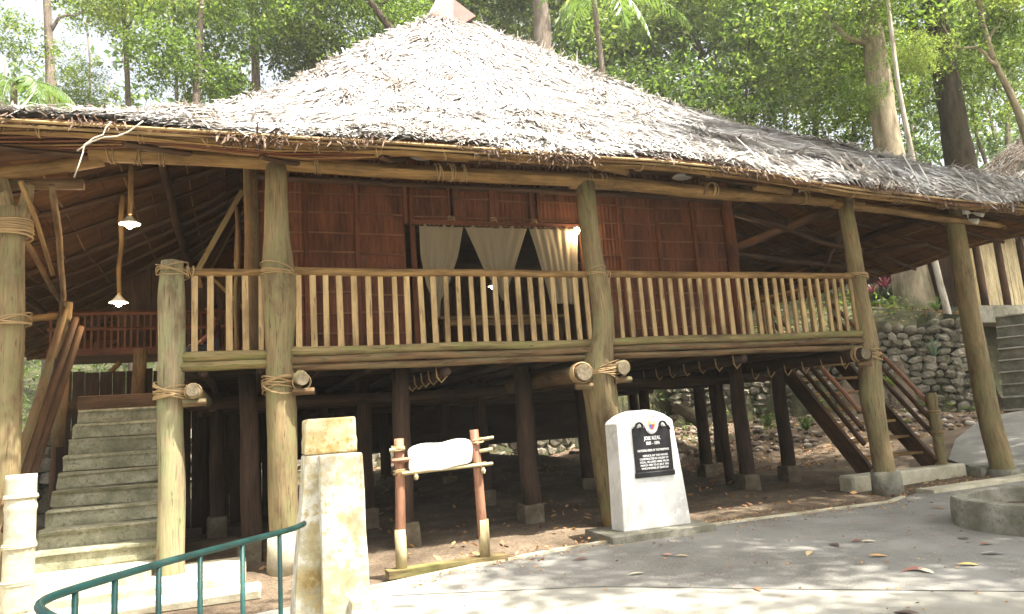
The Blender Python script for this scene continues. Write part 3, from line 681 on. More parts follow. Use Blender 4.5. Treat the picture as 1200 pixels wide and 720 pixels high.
wallrun((7.9, 9.0), (.23, 9.0), 4.92)
for x0, y0, x1, y1 in ((.15, 1.47, 8.0, 1.47), (.2, 1.4, .2, 9.1), (7.93, 1.4, 7.93, 9.1)):
    mb = MB(); log(mb, (x0, y0, 4.93), (x1, y1, 4.93), .05, .05, .01); part(mb, 'wall_plate', 'darklog')
    mb = MB(); log(mb, (x0, y0, 5.36), (x1, y1, 5.36), .045, .045, .01); part(mb, 'wall_plate', 'darklog')
for k, x in enumerate(np.arange(.3, 7.9, .105)):
    mb = MB(); obox(mb, (x, 1.5, 4.97), (x, 1.5, 5.34), .03, .045, up=(1, 0, 0)); part(mb, 'lattice_slat', 'redwood', smooth=False)
for y in np.arange(1.6, 9, .14):
    mb = MB(); obox(mb, (.23, y, 4.97), (.23, y, 5.34), .03, .045, up=(0, 1, 0)); part(mb, 'lattice_slat', 'redwood', smooth=False)
for x, y in ((.23, 1.46), (7.92, 1.46), (2.42, 1.47), (5.12, 1.47), (.2, 4.2), (7.92, 5)):
    r = .11 if x in (.23, 7.92) else .045
    mb = MB(); log(mb, (x, y, 2.3), (x, y, 5.5), r, r*.85, .01); part(mb, 'wall_post', 'midlog' if x < .3 else 'redwood')
mb = MB(); obox(mb, (2.4, 1.44, 4.36), (5.15, 1.44, 4.36), .05, .07); part(mb, 'window_head', 'redwood', smooth=False)
mb = MB(); tube(mb, logpts((2.4, 1.40, 4.30), (5.15, 1.40, 4.31), 8), .012, 6); part(mb, 'curtain_pole', 'darklog')
mb = MB(); box(mb, .2, 7.9, 1.55, 9, 5.40, 5.43); part(mb, 'ceiling', 'plank', smooth=False)
for x in (3.0, 3.65, 4.3):
    mb = MB(); obox(mb, (x, 1.46, 4.36), (x, 1.46, 4.9), .05, .07, up=(1, 0, 0)); part(mb, 'wall_batten', 'redwood', smooth=False)
    mb = MB(); rope(mb, (x, 1.43, 4.42), (0, 0, 1), .045, 3, .06, .3, .006, 3); part(mb, 'lashing', 'rope')
# window shutter propped outward on the left wall
sh = MB(); obox(sh, (.12, 2.0, 4.9), (-.48, 2.0, 3.7), .07, .07, up=(0, 1, 0)); shutter = part(sh, 'window_shutter', 'midlog', smooth=False)
for a, b, w_ in (((.12, 2.9, 4.9), (-.48, 2.9, 3.7), .06), ((-.47, 1.97, 3.72), (-.47, 2.95, 3.72), .06), ((.2, 2.45, 3.2), (-.4, 2.45, 3.85), .04)):
    mb = MB(); obox(mb, a, b, w_, w_, up=(0, 1, 0) if abs(a[1]-b[1]) < .1 else (0, 0, 1)); o = mb.build('shutter_bar', M['log'], shutter); o.location = (0, 0, 0)
mb = MB(); V = [(.11, 2.03, 4.88), (-.46, 2.03, 3.74), (-.46, 2.87, 3.74), (.11, 2.87, 4.88)]; mb.add(V, [(0, 1, 2, 3)], [(0, 0), (0, 1.2), (.8, 1.2), (.8, 0)]); o = mb.build('shutter_panel', M['redwood'], shutter); o.location = (0, 0, 0)
o.modifiers.new('t', 'SOLIDIFY').thickness = .015
for y in (1.75, 1.95):
    mb = MB(); log(mb, (.02, y, 2.3), (.06, y+.02, 4.6), .035, .03, .03); part(mb, 'wall_post', 'midlog')
# left stair
for k in range(9):
    z0 = .26 + k*.187; y0 = .2 + k*.245
    mb = MB(); xl = -1.88
    box(mb, xl, -.72, y0, y0+.6, z0, z0+.187, .008, .015); box(mb, xl-.0+.01, -.73, y0-.025, y0+.3, z0+.150, z0+.183, .006, .008)
    part(mb, 'stair_step', 'step', smooth=False)
mb = MB(); box(mb, -1.95, -.68, 2.45, 2.55, 1.95, 2.14, .005, .01); part(mb, 'landing_board', 'plank', smooth=False)
mb = MB(); box(mb, -2.4, -.62, 2.56, 4.4, 1.98, 2.08); part(mb, 'landing_floor', 'plank', smooth=False)
for k, (dx, dz) in enumerate(((0, 0), (.10, -.22), (.17, -.42))):
    mb = MB(); log(mb, (-2.03+dx*.2, -.15, .95+dz), (-2.07+dx, 2.3, 3.28+dz*.6), .05, .045, .01); part(mb, 'stair_handrail', 'midlog' if k < 1 else 'darklog')
mb = MB(); log(mb, (-2.12, 2.35, 1.5), (-2.08, 2.35, 3.38), .075, .08, .01); part(mb, 'newel_post', 'midlog')
mb = MB(); log(mb, (-2.1, 2.35, 3.2), (-2.9, 2.2, 3.1), .05, .045, .01); part(mb, 'handrail', 'log')
# boards added as dark backdrop behind the left stair landing, shade put in colour
for k, x in enumerate(np.arange(-2.6, .1, .19)):
    mb = MB(); box(mb, x, x+.175, 4.5, 4.53, .1, 2.65+random.uniform(-.03, .03), .005); part(mb, 'boarding', 'shadewood', smooth=False)
mb = MB(); log(mb, (-1.45, 4.2, 2.0), (-1.42, 4.2, 2.95), .1, .1, .01); part(mb, 'short_post', 'midlog')
# right stair
SX0, SX1 = 9.62, 11.05; sy0, sz0, sy1, sz1 = .95, .2, 2.75, 2.3
for x in (SX0, SX1):
    mb = MB(); obox(mb, (x, sy0-.05, sz0-.0), (x, sy1, sz1), .07, .30, up=(0, 0, 1)); part(mb, 'stringer', 'darklog' if x == SX0 else 'plank', smooth=False)
for k in range(7):
    t = (k+.8)/7.6; y = sy0+(sy1-sy0)*t; z = sz0+(sz1-sz0)*t
    mb = MB(); box(mb, SX0+.03, SX1-.03, y-.14, y+.16, z-.02, z+.025, .004, .008); part(mb, 'stair_tread', 'log', smooth=False)
for x, lab in ((SX1+.1, 0), (SX0-.05, 1)):
    for h_ in (1.05, .78, .52):
        mb = MB(); log(mb, (x, sy0-.12, sz0+h_-.05), (x, sy1-.05, sz1+h_-.05), .042, .04, .01); part(mb, 'stair_handrail', 'signwood' if h_ > 1 else 'darklog')
for x, y, z0, z1, mt in ((SX1+.12, sy0-.14, .15, 1.42, 'bamboo_mat'), (SX1+.1, sy1, 2.2, 3.5, 'log'), (SX0-.05, sy1, 2.2, 3.5, 'darklog')):
    mb = MB(); P = np.array([(x, y, z0+(z1-z0)*k/12) for k in range(13)]); rr = np.full(13, .085); rr[3::4] = .098
    tube(mb, P, rr, 12, .02); part(mb, 'newel_post', 'post')
for z in (.75, 1.1): lash((SX1+.12, sy0-.14, z), (0, 0, 1), .085, 4, .05, .2, .008, 9)
mb = MB(); box(mb, 9.0, 11.3, 2.65, 4.6, 2.18, 2.3, .004, .01); part(mb, 'landing_floor', 'plank', smooth=False)
for x, y in ((11.0, 4.4), (9.4, 4.5)):
    mb = MB(); log(mb, (x, y, 0.3), (x, y, 2.2), .1, .09, .01); part(mb, 'stilt', 'stiltwood')
mb = MB(); box(mb, 8.95, 11.4, .55, .85, -.05, .22, .006, .025); part(mb, 'stair_plinth', 'pale_concrete', smooth=False)
mb = MB(); box(mb, 11.42, 12.1, .3, .62, -.05, .16, .006, .02); part(mb, 'stair_plinth', 'old_concrete', smooth=False)
# curved concrete lip before the right stair
mb = MB(); xs = np.linspace(9.3, 12.6, 14); 
for a, b in zip(xs[:-1], xs[1:]): obox(mb, (a, -.42+.02*(a-9.3)**2, .03), (b, -.42+.02*(b-9.3)**2, .03), .3, .05)
tag(mb.build('threshold_slab', M['pale_concrete']), kind='structure')
# left slabs
mb = MB(); box(mb, -2.6, -.78, -.38, 4.4, -.05, .26, .006, .02); tag(mb.build('stair_base', M['pale_concrete']), kind='structure')
mb = MB(); box(mb, -2.9, .12, -.62, .62, -.05, .13, .006, .02); tag(mb.build('entry_slab', M['pale_concrete']), kind='structure')
mb = MB(); box(mb, -3.4, .25, -1.0, -.64, -.05, .05, .006, .02); tag(mb.build('lower_slab', M['pale_concrete']), kind='structure')
# ---------------------------------------------------------------- back walkway hut on the left
hut2 = thing('walkway_hut', 'dark raised walkway with slatted railing behind the left stair', 'walkway', (-2.2, 5.6, 0))
def hp(mb, name, mat, smooth=False): 
    o = mb.build(name, M[mat], hut2, smooth); return o
mb = MB(); box(mb, -2.95, .1, 5.3, 6.6, 3.0, 3.12, .003); hp(mb, 'floor', 'redwood')
mb = MB(); log(mb, (-2.95, 5.3, 3.72), (0, 5.3, 3.72), .04, .04, .0); hp(mb, 'top_rail', 'redwood', True)
mb = MB(); log(mb, (-2.95, 5.3, 3.45), (0, 5.3, 3.45), .03, .03, .0); hp(mb, 'middle_rail', 'redwood', True)
for x in np.arange(-2.9, .1, .1):
    mb = MB(); obox(mb, (x, 5.3, 3.1), (x, 5.3, 3.75), .03, .035, up=(1, 0, 0)); hp(mb, 'slat', 'redwood')
for k, x in enumerate(np.arange(-2.1, .15, .19)):
    mb = MB(); box(mb, x, x+.18, 6.6, 6.63, 3.1, 4.8, .004); hp(mb, 'wall_board', 'plank')
for x in (-2.8, -1.6, -.4):
    mb = MB(); log(mb, (x, 5.5, 0), (x, 5.5, 3.0), .09, .08, .02); hp(mb, 'stilt', 'darklog', True)
for a, b in (((-2.7, 5.5, 1.9), (-1.9, 5.5, 2.9)), ((-1.5, 5.4, 2.0), (-1.2, 5.4, 2.9))):
    mb = MB(); log(mb, a, b, .04, .04, .02); hp(mb, 'strut', 'log', True)
# ---------------------------------------------------------------- curtains
def curtain(L_, R_, label, bottomwav=.02):
    """L_, R_: lists of (px,py) left / right edges from top to bottom, hung at Y=1.40"""
    nU, nV = 34, 24
    Lp = np.array([at(*q, 1.40) for q in L_]); Rp = np.array([at(*q, 1.40) for q in R_])
    tv_ = np.linspace(0, 1, nV); tl = np.linspace(0, 1, len(L_)); V = []
    for v in tv_:
        a = np.array([np.interp(v, tl, Lp[:, i]) for i in range(3)]); b = np.array([np.interp(v, tl, Rp[:, i]) for i in range(3)])
        wv = np.linalg.norm(b-a)
        for u in np.linspace(0, 1, nU):
            p = a*(1-u)+b*u; p[1] += .018*math.sin(u*PI*13 + v)*(.4+v) + .008*math.sin(u*31+v*7); 
            if v == 0: p[2] += .012*math.sin(u*60)
            V.append(p)
    F = [(j*nU+i, j*nU+i+1, (j+1)*nU+i+1, (j+1)*nU+i) for j in range(nV-1) for i in range(nU-1)]
    mb = MB(); c = np.mean(V, 0); mb.add(np.array(V), F)
    o = mb.build('curtain', M['cloth'], None, True); o.modifiers.new('t', 'SOLIDIFY').thickness = .004
    return tag(o, label, 'curtain', 'lace curtains in the veranda window')
curtain([(491, 263), (493, 300), (500, 335), (508, 352), (508, 372)], [(543, 265), (537, 300), (527, 330), (516, 353), (515, 373)], 'left lace curtain of the veranda window gathered to a narrow tail')
curtain([(544, 265), (556, 290), (568, 318), (583, 340), (589, 352)], [(618, 266), (610, 292), (602, 318), (594, 342), (592, 353)], 'middle lace curtain of the veranda window tapering to a point')
curtain([(619, 266), (628, 292), (636, 320), (643, 345), (646, 356)], [(677, 268), (677, 292), (677, 318), (677, 342), (677, 357)], 'right lace curtain of the veranda window hanging straight on its right side')
# table behind the window
tb = thing('table', 'brown wooden table standing inside the veranda window', 'table', (4.1, 2.3, 2.31))
mb = MB(); box(mb, 2.9, 5.0, 2.0, 2.7, 3.02, 3.07, 0, .008); part(mb, 'tabletop', 'log', tb, False)
mb = MB(); box(mb, 2.97, 4.93, 2.05, 2.08, 2.92, 3.02); part(mb, 'apron', 'log', tb, False)
for x in (3.0, 4.9):
    for y in (2.08, 2.62):
        mb = MB(); obox(mb, (x, y, 2.31), (x, y, 3.02), .06, .06, up=(1, 0, 0)); part(mb, 'leg', 'log', tb, False)
# ---------------------------------------------------------------- lamps
def lamp(x, y, z, ztop, label, shade=True, energy=14, pole=True, r=.12):
    t = thing('pendant_lamp' if shade else 'light_bulb', label, 'lamp', (x, y, z), 'lit lamps on the house' )
    if pole:
        mb = MB(); log(mb, (x, y, z+.12), (x+.02, y+.03, ztop), .028, .034, .02, rough=.1, n=8); part(mb, 'pole', 'log', t)
    if shade:
        mb = MB(); a = np.linspace(0, 2*PI, 25); V = []; F = []
        for k, (rr, zz) in enumerate(((.025, .10), (.04, .07), (r*.8, .015), (r, 0))):
            V += [(x+rr*math.cos(q), y+rr*math.sin(q), z+zz) for q in a[:-1]]
        for k in range(3):
            for j in range(24): F.append((k*24+j, k*24+(j+1) % 24, (k+1)*24+(j+1) % 24, (k+1)*24+j))
        mb.add(V, F); o = part(mb, 'shade', 'shade_in', t); o.modifiers.new('t', 'SOLIDIFY').thickness = .006
    mb = MB(); br = .045
    V = []; F = []
    for k in range(9):
        ph = PI*k/8
        for j in range(12): V.append((x+br*math.sin(ph)*math.cos(j*PI/6), y+br*math.sin(ph)*math.sin(j*PI/6), z-.005+br*1.15*math.cos(ph)))
    for k in range(8):
        for j in range(12): F.append((k*12+j, k*12+(j+1) % 12, (k+1)*12+(j+1) % 12, (k+1)*12+j))
    mb.add(V, F); part(mb, 'bulb', 'bulb', t)
    if energy:
        l = bpy.data.lights.new('lamp_light', 'POINT'); l.energy = energy; l.color = (1, .72, .42); l.shadow_soft_size = .05
        lo = bpy.data.objects.new('lamp_light', l); COL.objects.link(lo); lo.parent = t; lo.location = (0, 0, -.09)
    return t
p = at(152, 263, 1.0); lamp(p[0], p[1], p[2], 4.98, 'upper lit lamp with a round shade hanging from a pole left of the house', energy=16)
p = at(139, 355, 2.4); lamp(p[0], p[1], p[2], 4.9, 'lower lit lamp with a round shade above the left stair', energy=12)
p = at(676, 270, 1.3); lamp(p[0], 1.30, p[2], 4.3, 'bare round lit bulb at the right end of the curtains', shade=False, energy=5, pole=False)
mb = MB(); log(mb, (p[0], 1.32, p[2]+.04), (p[0], 1.45, p[2]+.1), .012, .012); part(mb, 'bracket', 'grey_metal', [o for o in bpy.data.objects if o.name.startswith('light_bulb')][-1])
p = at(848, 275, 2.0); lamp(p[0], p[1], p[2], 5.2, 'small lit lamp beyond the right corner of the red brown wall', energy=5, r=.07)
p = at(578, 336, 4.0); lamp(p[0], p[1], p[2], 5.3, 'lit lamp deep inside the room seen below the middle curtain', energy=3, r=.1)
for (px, py, lab) in ((495, 184, 'unlit oval white lamp under the eave above the left part of the wall'), (800, 208, 'unlit flat white lamp under the eave right of the middle post')):
    p = at(px, py, .4); t = thing('eave_lamp', lab, 'lamp', tuple(p), 'unlit lamps under the eave')
    mb = MB(); a = np.linspace(0, 2*PI, 17)[:-1]; V = []; F = []
    for rr, zz in ((.03, .05), (.10, .035), (.13, 0), (.10, -.015)): V += [(p[0]+rr*1.3*math.cos(q), p[1]+rr*math.sin(q), p[2]+zz) for q in a]
    for k in range(3):
        for j in range(16): F.append((k*16+j, k*16+(j+1) % 16, (k+1)*16+(j+1) % 16, (k+1)*16+j))
    F.append(tuple(range(48, 64))); mb.add(V, F); part(mb, 'housing', 'grey_metal', t)
    mb = MB(); log(mb, (p[0], p[1], p[2]+.04), (p[0], p[1], p[2]+.42), .012, .012); part(mb, 'stem', 'grey_metal', t)
p = at(1134, 250, 0.0)
fl = thing('floodlight', 'small white twin floodlight fixed to the top of the far right post', 'floodlight', tuple(p))
mb = MB(); box(mb, p[0]-.10, p[0]+.03, -.03, .03, p[2]-.02, p[2]+.1, 0, .01); part(mb, 'box', 'white_and_sunlit', fl, False)
for dx, dz in ((-.02, -.15), (.14, -.02)):
    mb = MB(); tube(mb, [(p[0]+dx, .0, p[2]+dz+.03), (p[0]+dx+.03, -.06, p[2]+dz), (p[0]+dx+.05, -.13, p[2]+dz-.03)], [.02, .045, .055], 10); part(mb, 'lamp_head', 'white_and_sunlit', fl)
    mb = MB(); log(mb, (p[0], -.0, p[2]), (p[0]+dx, 0, p[2]+dz+.03), .01, .01); part(mb, 'arm', 'white_and_sunlit', fl)
# ---------------------------------------------------------------- marker monument
mon = thing('marker', 'white arched concrete marker with a black plaque at the edge of the road', 'monument', (4.66, -.85, 0))
mb = MB(); box(mb, 3.93, 5.28, -1.06, -.3, -.04, .09, .004, .015); part(mb, 'base', 'old_concrete', mon, False)
# arched tapered slab
def slab_outline(k=1.0):
    pts = [(4.17, .09), (5.07, .09), (5.02, .66), (4.955, 1.31), (4.93, 1.335)]
    for a in np.linspace(0, 1, 13):
        x = 4.90 - a*(4.90-4.25); z = 1.352 + .10*math.sin(PI*a)**.75
        pts.append((x, z))
    pts += [(4.22, 1.335), (4.20, 1.31), (4.19, .66)]
    return pts
ol = slab_outline(); V = [(x, -.87, z) for x, z in ol] + [(x-.01, -.58, z) for x, z in ol]; nO = len(ol)
# make the slab lean with the marker's taper: front face centred on the plaque
V = np.array(V); V[:, 0] = 4.60 + (V[:, 0]-4.605)*1.0
mb = MB(); mb.add(V, [tuple(range(nO)), tuple(range(2*nO-1, nO-1, -1))] + [(i, i+nO, (i+1) % nO+nO, (i+1) % nO) for i in range(nO)])
o = part(mb, 'slab', 'white_paint', mon, False); bv = o.modifiers.new('b', 'BEVEL'); bv.width = .012; bv.segments = 2; bv.limit_method = 'ANGLE'
PX, PZ, PY = 4.635, .985, -.885
pw, ph_ = .255, .30
mb = MB(); box(mb, PX-pw, PX+pw, PY-.005, PY+.012, PZ-ph_, PZ+ph_-.04, 0, .006)
plq = part(mb, 'plaque', 'black_plate', mon, False)
for xx0, xx1, zz0, zz1 in ((PX-pw-.012, PX+pw+.012, PZ-ph_-.012, PZ-ph_+.05),):
    mb = MB(); box(mb, xx0, xx1, PY-.012, PY+.012, zz0, zz1, 0, .008); o = part(mb, 'plaque_sill', 'black_plate', plq, False); 
for sgn in (-1, 1):
    mb = MB(); a = np.linspace(0, 5.2, 16); rr = np.linspace(.055, .018, 16)
    P = np.stack([PX + sgn*(.15 + rr*np.cos(a)), np.full(16, PY-.008), PZ+.275 + rr*np.sin(a)], 1)
    P = np.concatenate([[[PX+sgn*.25, PY-.008, PZ+.22], [PX+sgn*.23, PY-.008, PZ+.26]], P]); tube(mb, P, .014, 6); part(mb, 'scroll', 'black_plate', plq)
# crest: oval with small shield, colours only
def disc(mb, cx, cz, rx, rz, y, n_=20, pts=None):
    P = pts or [(cx+rx*math.cos(2*PI*i/n_), cz+rz*math.sin(2*PI*i/n_)) for i in range(n_)]
    V = [(x, y, z) for x, z in P] + [(x, y+.012, z) for x, z in P]; k = len(P)
    mb.add(V, [tuple(range(k)), tuple(range(2*k-1, k-1, -1))] + [(i, i+k, (i+1) % k+k, (i+1) % k) for i in range(k)]); return mb
M['gold'] = plain('crest_gold', (.55, .38, .12), .5); M['crest_red'] = plain('crest_red', (.5, .05, .05), .5); M['crest_blue'] = plain('crest_blue', (.05, .1, .4), .5)
def sp_(name, mb, mat): return part(mb, name, mat, plq, False)
cz = PZ+.285
sp_('crest_oval', disc(MB(), PX, cz, .085, .105, PY-.018), 'letter')
shp = [(PX-.045, cz+.05), (PX-.045, cz-.01), (PX-.03, cz-.045), (PX, cz-.062), (PX+.03, cz-.045), (PX+.045, cz-.01), (PX+.045, cz+.05)]
sp_('crest_shield', disc(MB(), 0, 0, 0, 0, PY-.024, pts=shp), 'gold')
sp_('crest_field', disc(MB(), 0, 0, 0, 0, PY-.028, pts=[(PX-.036, cz+.005), (PX-.02, cz-.038), (PX-.002, cz-.052), (PX-.002, cz+.005)]), 'crest_blue')
sp_('crest_field', disc(MB(), 0, 0, 0, 0, PY-.028, pts=[(PX+.002, cz+.005), (PX+.002, cz-.052), (PX+.02, cz-.038), (PX+.036, cz+.005)]), 'crest_red')
mb = MB(); 
for i in range(8):
    a = i*PI/4; tube(mb, [(PX+.006*math.cos(a), PY-.03, cz+.028+.006*math.sin(a)), (PX+.02*math.cos(a), PY-.03, cz+.028+.02*math.sin(a))], .003, 4)
sp_('crest_sun', mb, 'letter')
mb = MB(); tube(mb, [(PX-.06, PY-.024, cz-.05), (PX-.03, PY-.024, cz-.08), (PX+.03, PY-.024, cz-.08), (PX+.06, PY-.024, cz-.05)], .008, 5); sp_('crest_ribbon', mb, 'letter')
for sgn in (-1, 1):
    sp_('crest_tip', disc(MB(), PX+sgn*.035, cz+.098, .012, .012, PY-.022, 8), 'gold')
def text(s, x, z, size, wmax=None, par=None, y=None, mat='letter', name='lettering', ext=.003):
    cu = bpy.data.curves.new('lettering', 'FONT'); cu.body = s; cu.size = size; cu.align_x = 'CENTER'; cu.extrude = ext; cu.resolution_u = 2; cu.offset = size*.018
    tmp = bpy.data.objects.new('tmp', cu); COL.objects.link(tmp); dg = bpy.context.evaluated_depsgraph_get(); dg.update()
    me = bpy.data.meshes.new_from_object(tmp.evaluated_get(dg)); bpy.data.objects.remove(tmp); bpy.data.curves.remove(cu)
    co = np.empty(len(me.vertices)*3); me.vertices.foreach_get('co', co); co = co.reshape(-1, 3)
    if wmax:
        wmax *= .86
        wd = co[:, 0].max()-co[:, 0].min(); co[:, 0] *= wmax/wd
    nc = np.stack([x+co[:, 0], y - co[:, 2], z+co[:, 1]], 1)
    me.vertices.foreach_set('co', nc.ravel()); me.materials.clear(); me.materials.append(M[mat]); me.name = 'lettering'
    return link(name, me, par)
yT = PY-.007
text('JOSE RIZAL', PX, PZ+.115, .06, .26, plq, yT); text('1861 - 1896', PX, PZ+.058, .054, .21, plq, yT)
text('NATIONAL HERO OF THE PHILIPPINES', PX, PZ-.018, .036, .49, plq, yT)
for i, (s, wm) in enumerate((('REPLICA OF THE HOUSE', .39), ('CONSTRUCTED IN TALISAY BY', .45), ('RIZAL, HE LIVED HERE FROM', .45), ('MARCH 1893 TO 31 JULY 1896', .44), ('WHILE IN EXILE AT DAPITAN', .42))):
    text(s, PX+(.02 if i == 0 else 0), PZ-.078-i*.036, .033, wm, plq, yT)
# ---------------------------------------------------------------- hanging notice board between two posts
sg = thing('notice_board', 'sunlit blank wooden board lashed between two reddish posts in front of the house', 'sign', (2.0, -1.06, 0))
for x0, x1, ztop in ((1.57, 1.60, 1.33), (2.44, 2.40, 1.365)):
    mb = MB(); log(mb, (x0, -1.06, .03), (x1, -1.06, ztop), .052, .048, .004, rough=.02, n=14); part(mb, 'post', 'signwood', sg)
    mb = MB(); tube(mb, [(x0, -1.06, .03), (x0, -1.06, .44)], .057, 14, .01); part(mb, 'post_sleeve', 'bamboo', sg)
mb = MB(); obox(mb, (1.42, -1.08, .03), (2.66, -1.04, .035), .18, .07); part(mb, 'base_plank', 'mossrail', sg, False)
mb = MB(); log(mb, (1.60, -1.13, .985), (2.56, -1.13, 1.0), .022, .02, .004); part(mb, 'lower_pole', 'bamboo', sg)
mb = MB(); log(mb, (1.50, -1.13, 1.115), (1.70, -1.13, 1.12), .025, .025, .003); part(mb, 'peg', 'signwood', sg)
for x, z in ((1.54, 1.22), (2.50, 1.26), (2.48, 1.14)):
    mb = MB(); log(mb, (x-.05, -1.10, z), (x+.09, -1.12, z+.01), .02, .02, .003); part(mb, 'peg', 'bamboo', sg)
# board outline: wavy
nb_ = 44; pts = []
x0, x1, z0, z1 = 1.67, 2.34, 1.0, 1.27
for i in range(nb_):
    a = 2*PI*i/nb_; c, s_ = math.cos(a), math.sin(a); k = (abs(c)**6+abs(s_)**6)**(-1/6)
    x = (x0+x1)/2 + (x1-x0)/2*c*k*(1+.015*math.sin(5*a+1)); z = (z0+z1)/2+(x-2.0)*.06 + (z1-z0)/2*s_*k*(1+.05*math.sin(7*a)+.04*math.sin(3*a)); pts.append((x, z))
mb = MB(); V = [(x, -1.155, z) for x, z in pts]+[(x, -1.125, z) for x, z in pts]
mb.add(V, [tuple(range(nb_)), tuple(range(2*nb_-1, nb_-1, -1))]+[(i, i+nb_, (i+1) % nb_+nb_, (i+1) % nb_) for i in range(nb_)]); o = part(mb, 'board', 'white_and_sunlit', sg, False)
bv = o.modifiers.new('b', 'BEVEL'); bv.width = .002; bv.segments = 1; bv.limit_method = 'ANGLE'
for x, z in ((1.585, 1.23), (1.59, 1.0), (2.43, 1.25), (2.44, 1.0)):
    mb = MB(); rope(mb, (x, -1.07, z), (0, 0, 1), .055, 4, .035, .3, .006, int(z*100)); part(mb, 'lashing', 'rope', sg)
for x in (1.74, 2.45):
    mb = MB(); tube(mb, [(x, -1.14, .97), (x, -1.14, .94), (x, -1.14, .91)], [.012, .028, .02], 8); part(mb, 'knot', 'bamboo', sg)
# ---------------------------------------------------------------- concrete gate pillar in the foreground
M['stained'] = rocky('stained_concrete', [(.32, (.30, .22, .09)), (.45, (.42, .38, .25)), (.55, (.6, .58, .5)), (.75, (.72, .7, .64))], 4.5, .85, .5, .008, (.42, .33, .16), 22)
gp = thing('gate_pillar', 'weathered concrete pillar with yellow stains in the foreground', 'pillar', (.63, -3.8, 0))
def frustum(mb, a, b, z0, z1, bev=0):
    (x0, x1, y0, y1), (u0, u1, w0, w1) = a, b
    n0 = 6; V = []; 
    for k in range(n0+1):
        t = k/n0; z = z0+(z1-z0)*t
        for X_, Y_ in ((x0+(u0-x0)*t, y0+(w0-y0)*t), (x1+(u1-x1)*t, y0+(w0-y0)*t), (x1+(u1-x1)*t, y1+(w1-y1)*t), (x0+(u0-x0)*t, y1+(w1-y1)*t)):
            V.append((X_+random.uniform(-.003, .003), Y_, z))
    F = [(0, 3, 2, 1), tuple(4*n0+i for i in range(4))]+[(4*k+i, 4*k+(i+1) % 4, 4*k+4+(i+1) % 4, 4*k+4+i) for k in range(n0) for i in range(4)]
    mb.add(V, F); return mb
M['ochre_concrete'] = rocky('ochre_concrete', [(.32, (.32, .22, .08)), (.46, (.46, .36, .17)), (.58, (.57, .5, .32)), (.75, (.64, .6, .5))], 5, .85, .6, .008, (.34, .22, .07), 24)
mb = frustum(MB(), (.474, .793, -3.853, -3.54), (.485, .785, -3.853, -3.553), 1.302, 1.52); o = part(mb, 'cap', 'ochre_concrete', gp, False); bv = o.modifiers.new('b', 'BEVEL'); bv.width = .012; bv.segments = 2; bv.limit_method = 'ANGLE'
mb = frustum(MB(), (.36, .83, -3.85, -3.40), (.475, .79, -3.85, -3.55), -.02, 1.30); o = part(mb, 'shaft', 'stained', gp, False); bv = o.modifiers.new('b', 'BEVEL'); bv.width = .012; bv.segments = 2; bv.limit_method = 'ANGLE'
mb = frustum(MB(), (.545, .825, -4.0, -3.855), (.55, .80, -4.0, -3.855), -.02, 1.30); o = part(mb, 'front_pier', 'stained', gp, False); bv = o.modifiers.new('b', 'BEVEL'); bv.width = .012; bv.segments = 2; bv.limit_method = 'ANGLE'
mb = frustum(MB(), (.69, .87, -4.12, -4.003), (.69, .86, -4.12, -4.003), -.02, .48); o = part(mb, 'foot_block', 'stained', gp, False); bv = o.modifiers.new('b', 'BEVEL'); bv.width = .01; bv.segments = 2; bv.limit_method = 'ANGLE'
# ---------------------------------------------------------------- pale bamboo-like bollard at the left
bo = thing('bollard', 'pale segmented bamboo shaped concrete bollard at the left edge', 'bollard', (-1.80, -.55, 0))
mb = MB(); zz = np.linspace(.03, 1.25, 30); rr = np.full(30, .125); 
for zn in (.30, .62, .95): rr += .012*np.exp(-((zz-zn)/.02)**2)
tube(mb, np.stack([zz*0-1.80, zz*0-.55-.0, zz], 1), rr, 16, .02); part(mb, 'shaft', 'pale_concrete', bo)
for zn in (.30, .62, 1.05):
    mb = MB(); rope(mb, (-1.8, -.55, zn), (0, 0, 1), .124, 4, .03, .03, .006, int(zn*100)); part(mb, 'ring', 'pale_concrete', bo)
# ---------------------------------------------------------------- green curved handrail
gr = thing('green_handrail', 'curved green metal handrail with thin uprights in the lower left corner', 'handrail', (0, -4.7, 0))
C_ = [(.46, -3.86, .905), (.39, -4.02, .9), (.15, -4.3, .9), (-.22, -4.75, .9), (-.42, -5.05, .9), (-.545, -5.28, .9), (-.57, -5.36, .895), (-.54, -5.43, .885), (-.47, -5.52, .865), (-.3, -5.66, .82), (0, -5.8, .76), (.3, -5.95, .7)]
C_ = np.array(C_); tt = np.concatenate([[0], np.cumsum(np.linalg.norm(np.diff(C_, axis=0), axis=1))]); t2 = np.linspace(0, tt[-1], 70)
Cs = np.stack([np.interp(t2, tt, C_[:, i]) for i in range(3)], 1)
for _ in range(4): Cs[1:-1] = (Cs[:-2]+2*Cs[1:-1]+Cs[2:])/4
mb = MB(); tube(mb, Cs, .0165, 12); part(mb, 'top_rail', 'green_paint', gr)
for px_, py_ in ((325, 628), (281, 640), (236, 650), (188, 660), (137, 675), (86, 691)):
    # nearest rail point in view of that spot
    best = min(Cs[:46], key=lambda q: abs(600+FPX*((q-CAMP)@CR)/((q-CAMP)@CF)-px_))
    mb = MB(); tube(mb, [(best[0], best[1], -.02), (best[0], best[1], best[2]-.015)], .0125, 8); part(mb, 'upright', 'green_paint', gr)
for q in (Cs[50], Cs[56], Cs[62], Cs[68]):
    mb = MB(); tube(mb, [(q[0], q[1], -.02), (q[0], q[1], q[2]-.015)], .0125, 8); part(mb, 'upright', 'green_paint', gr)
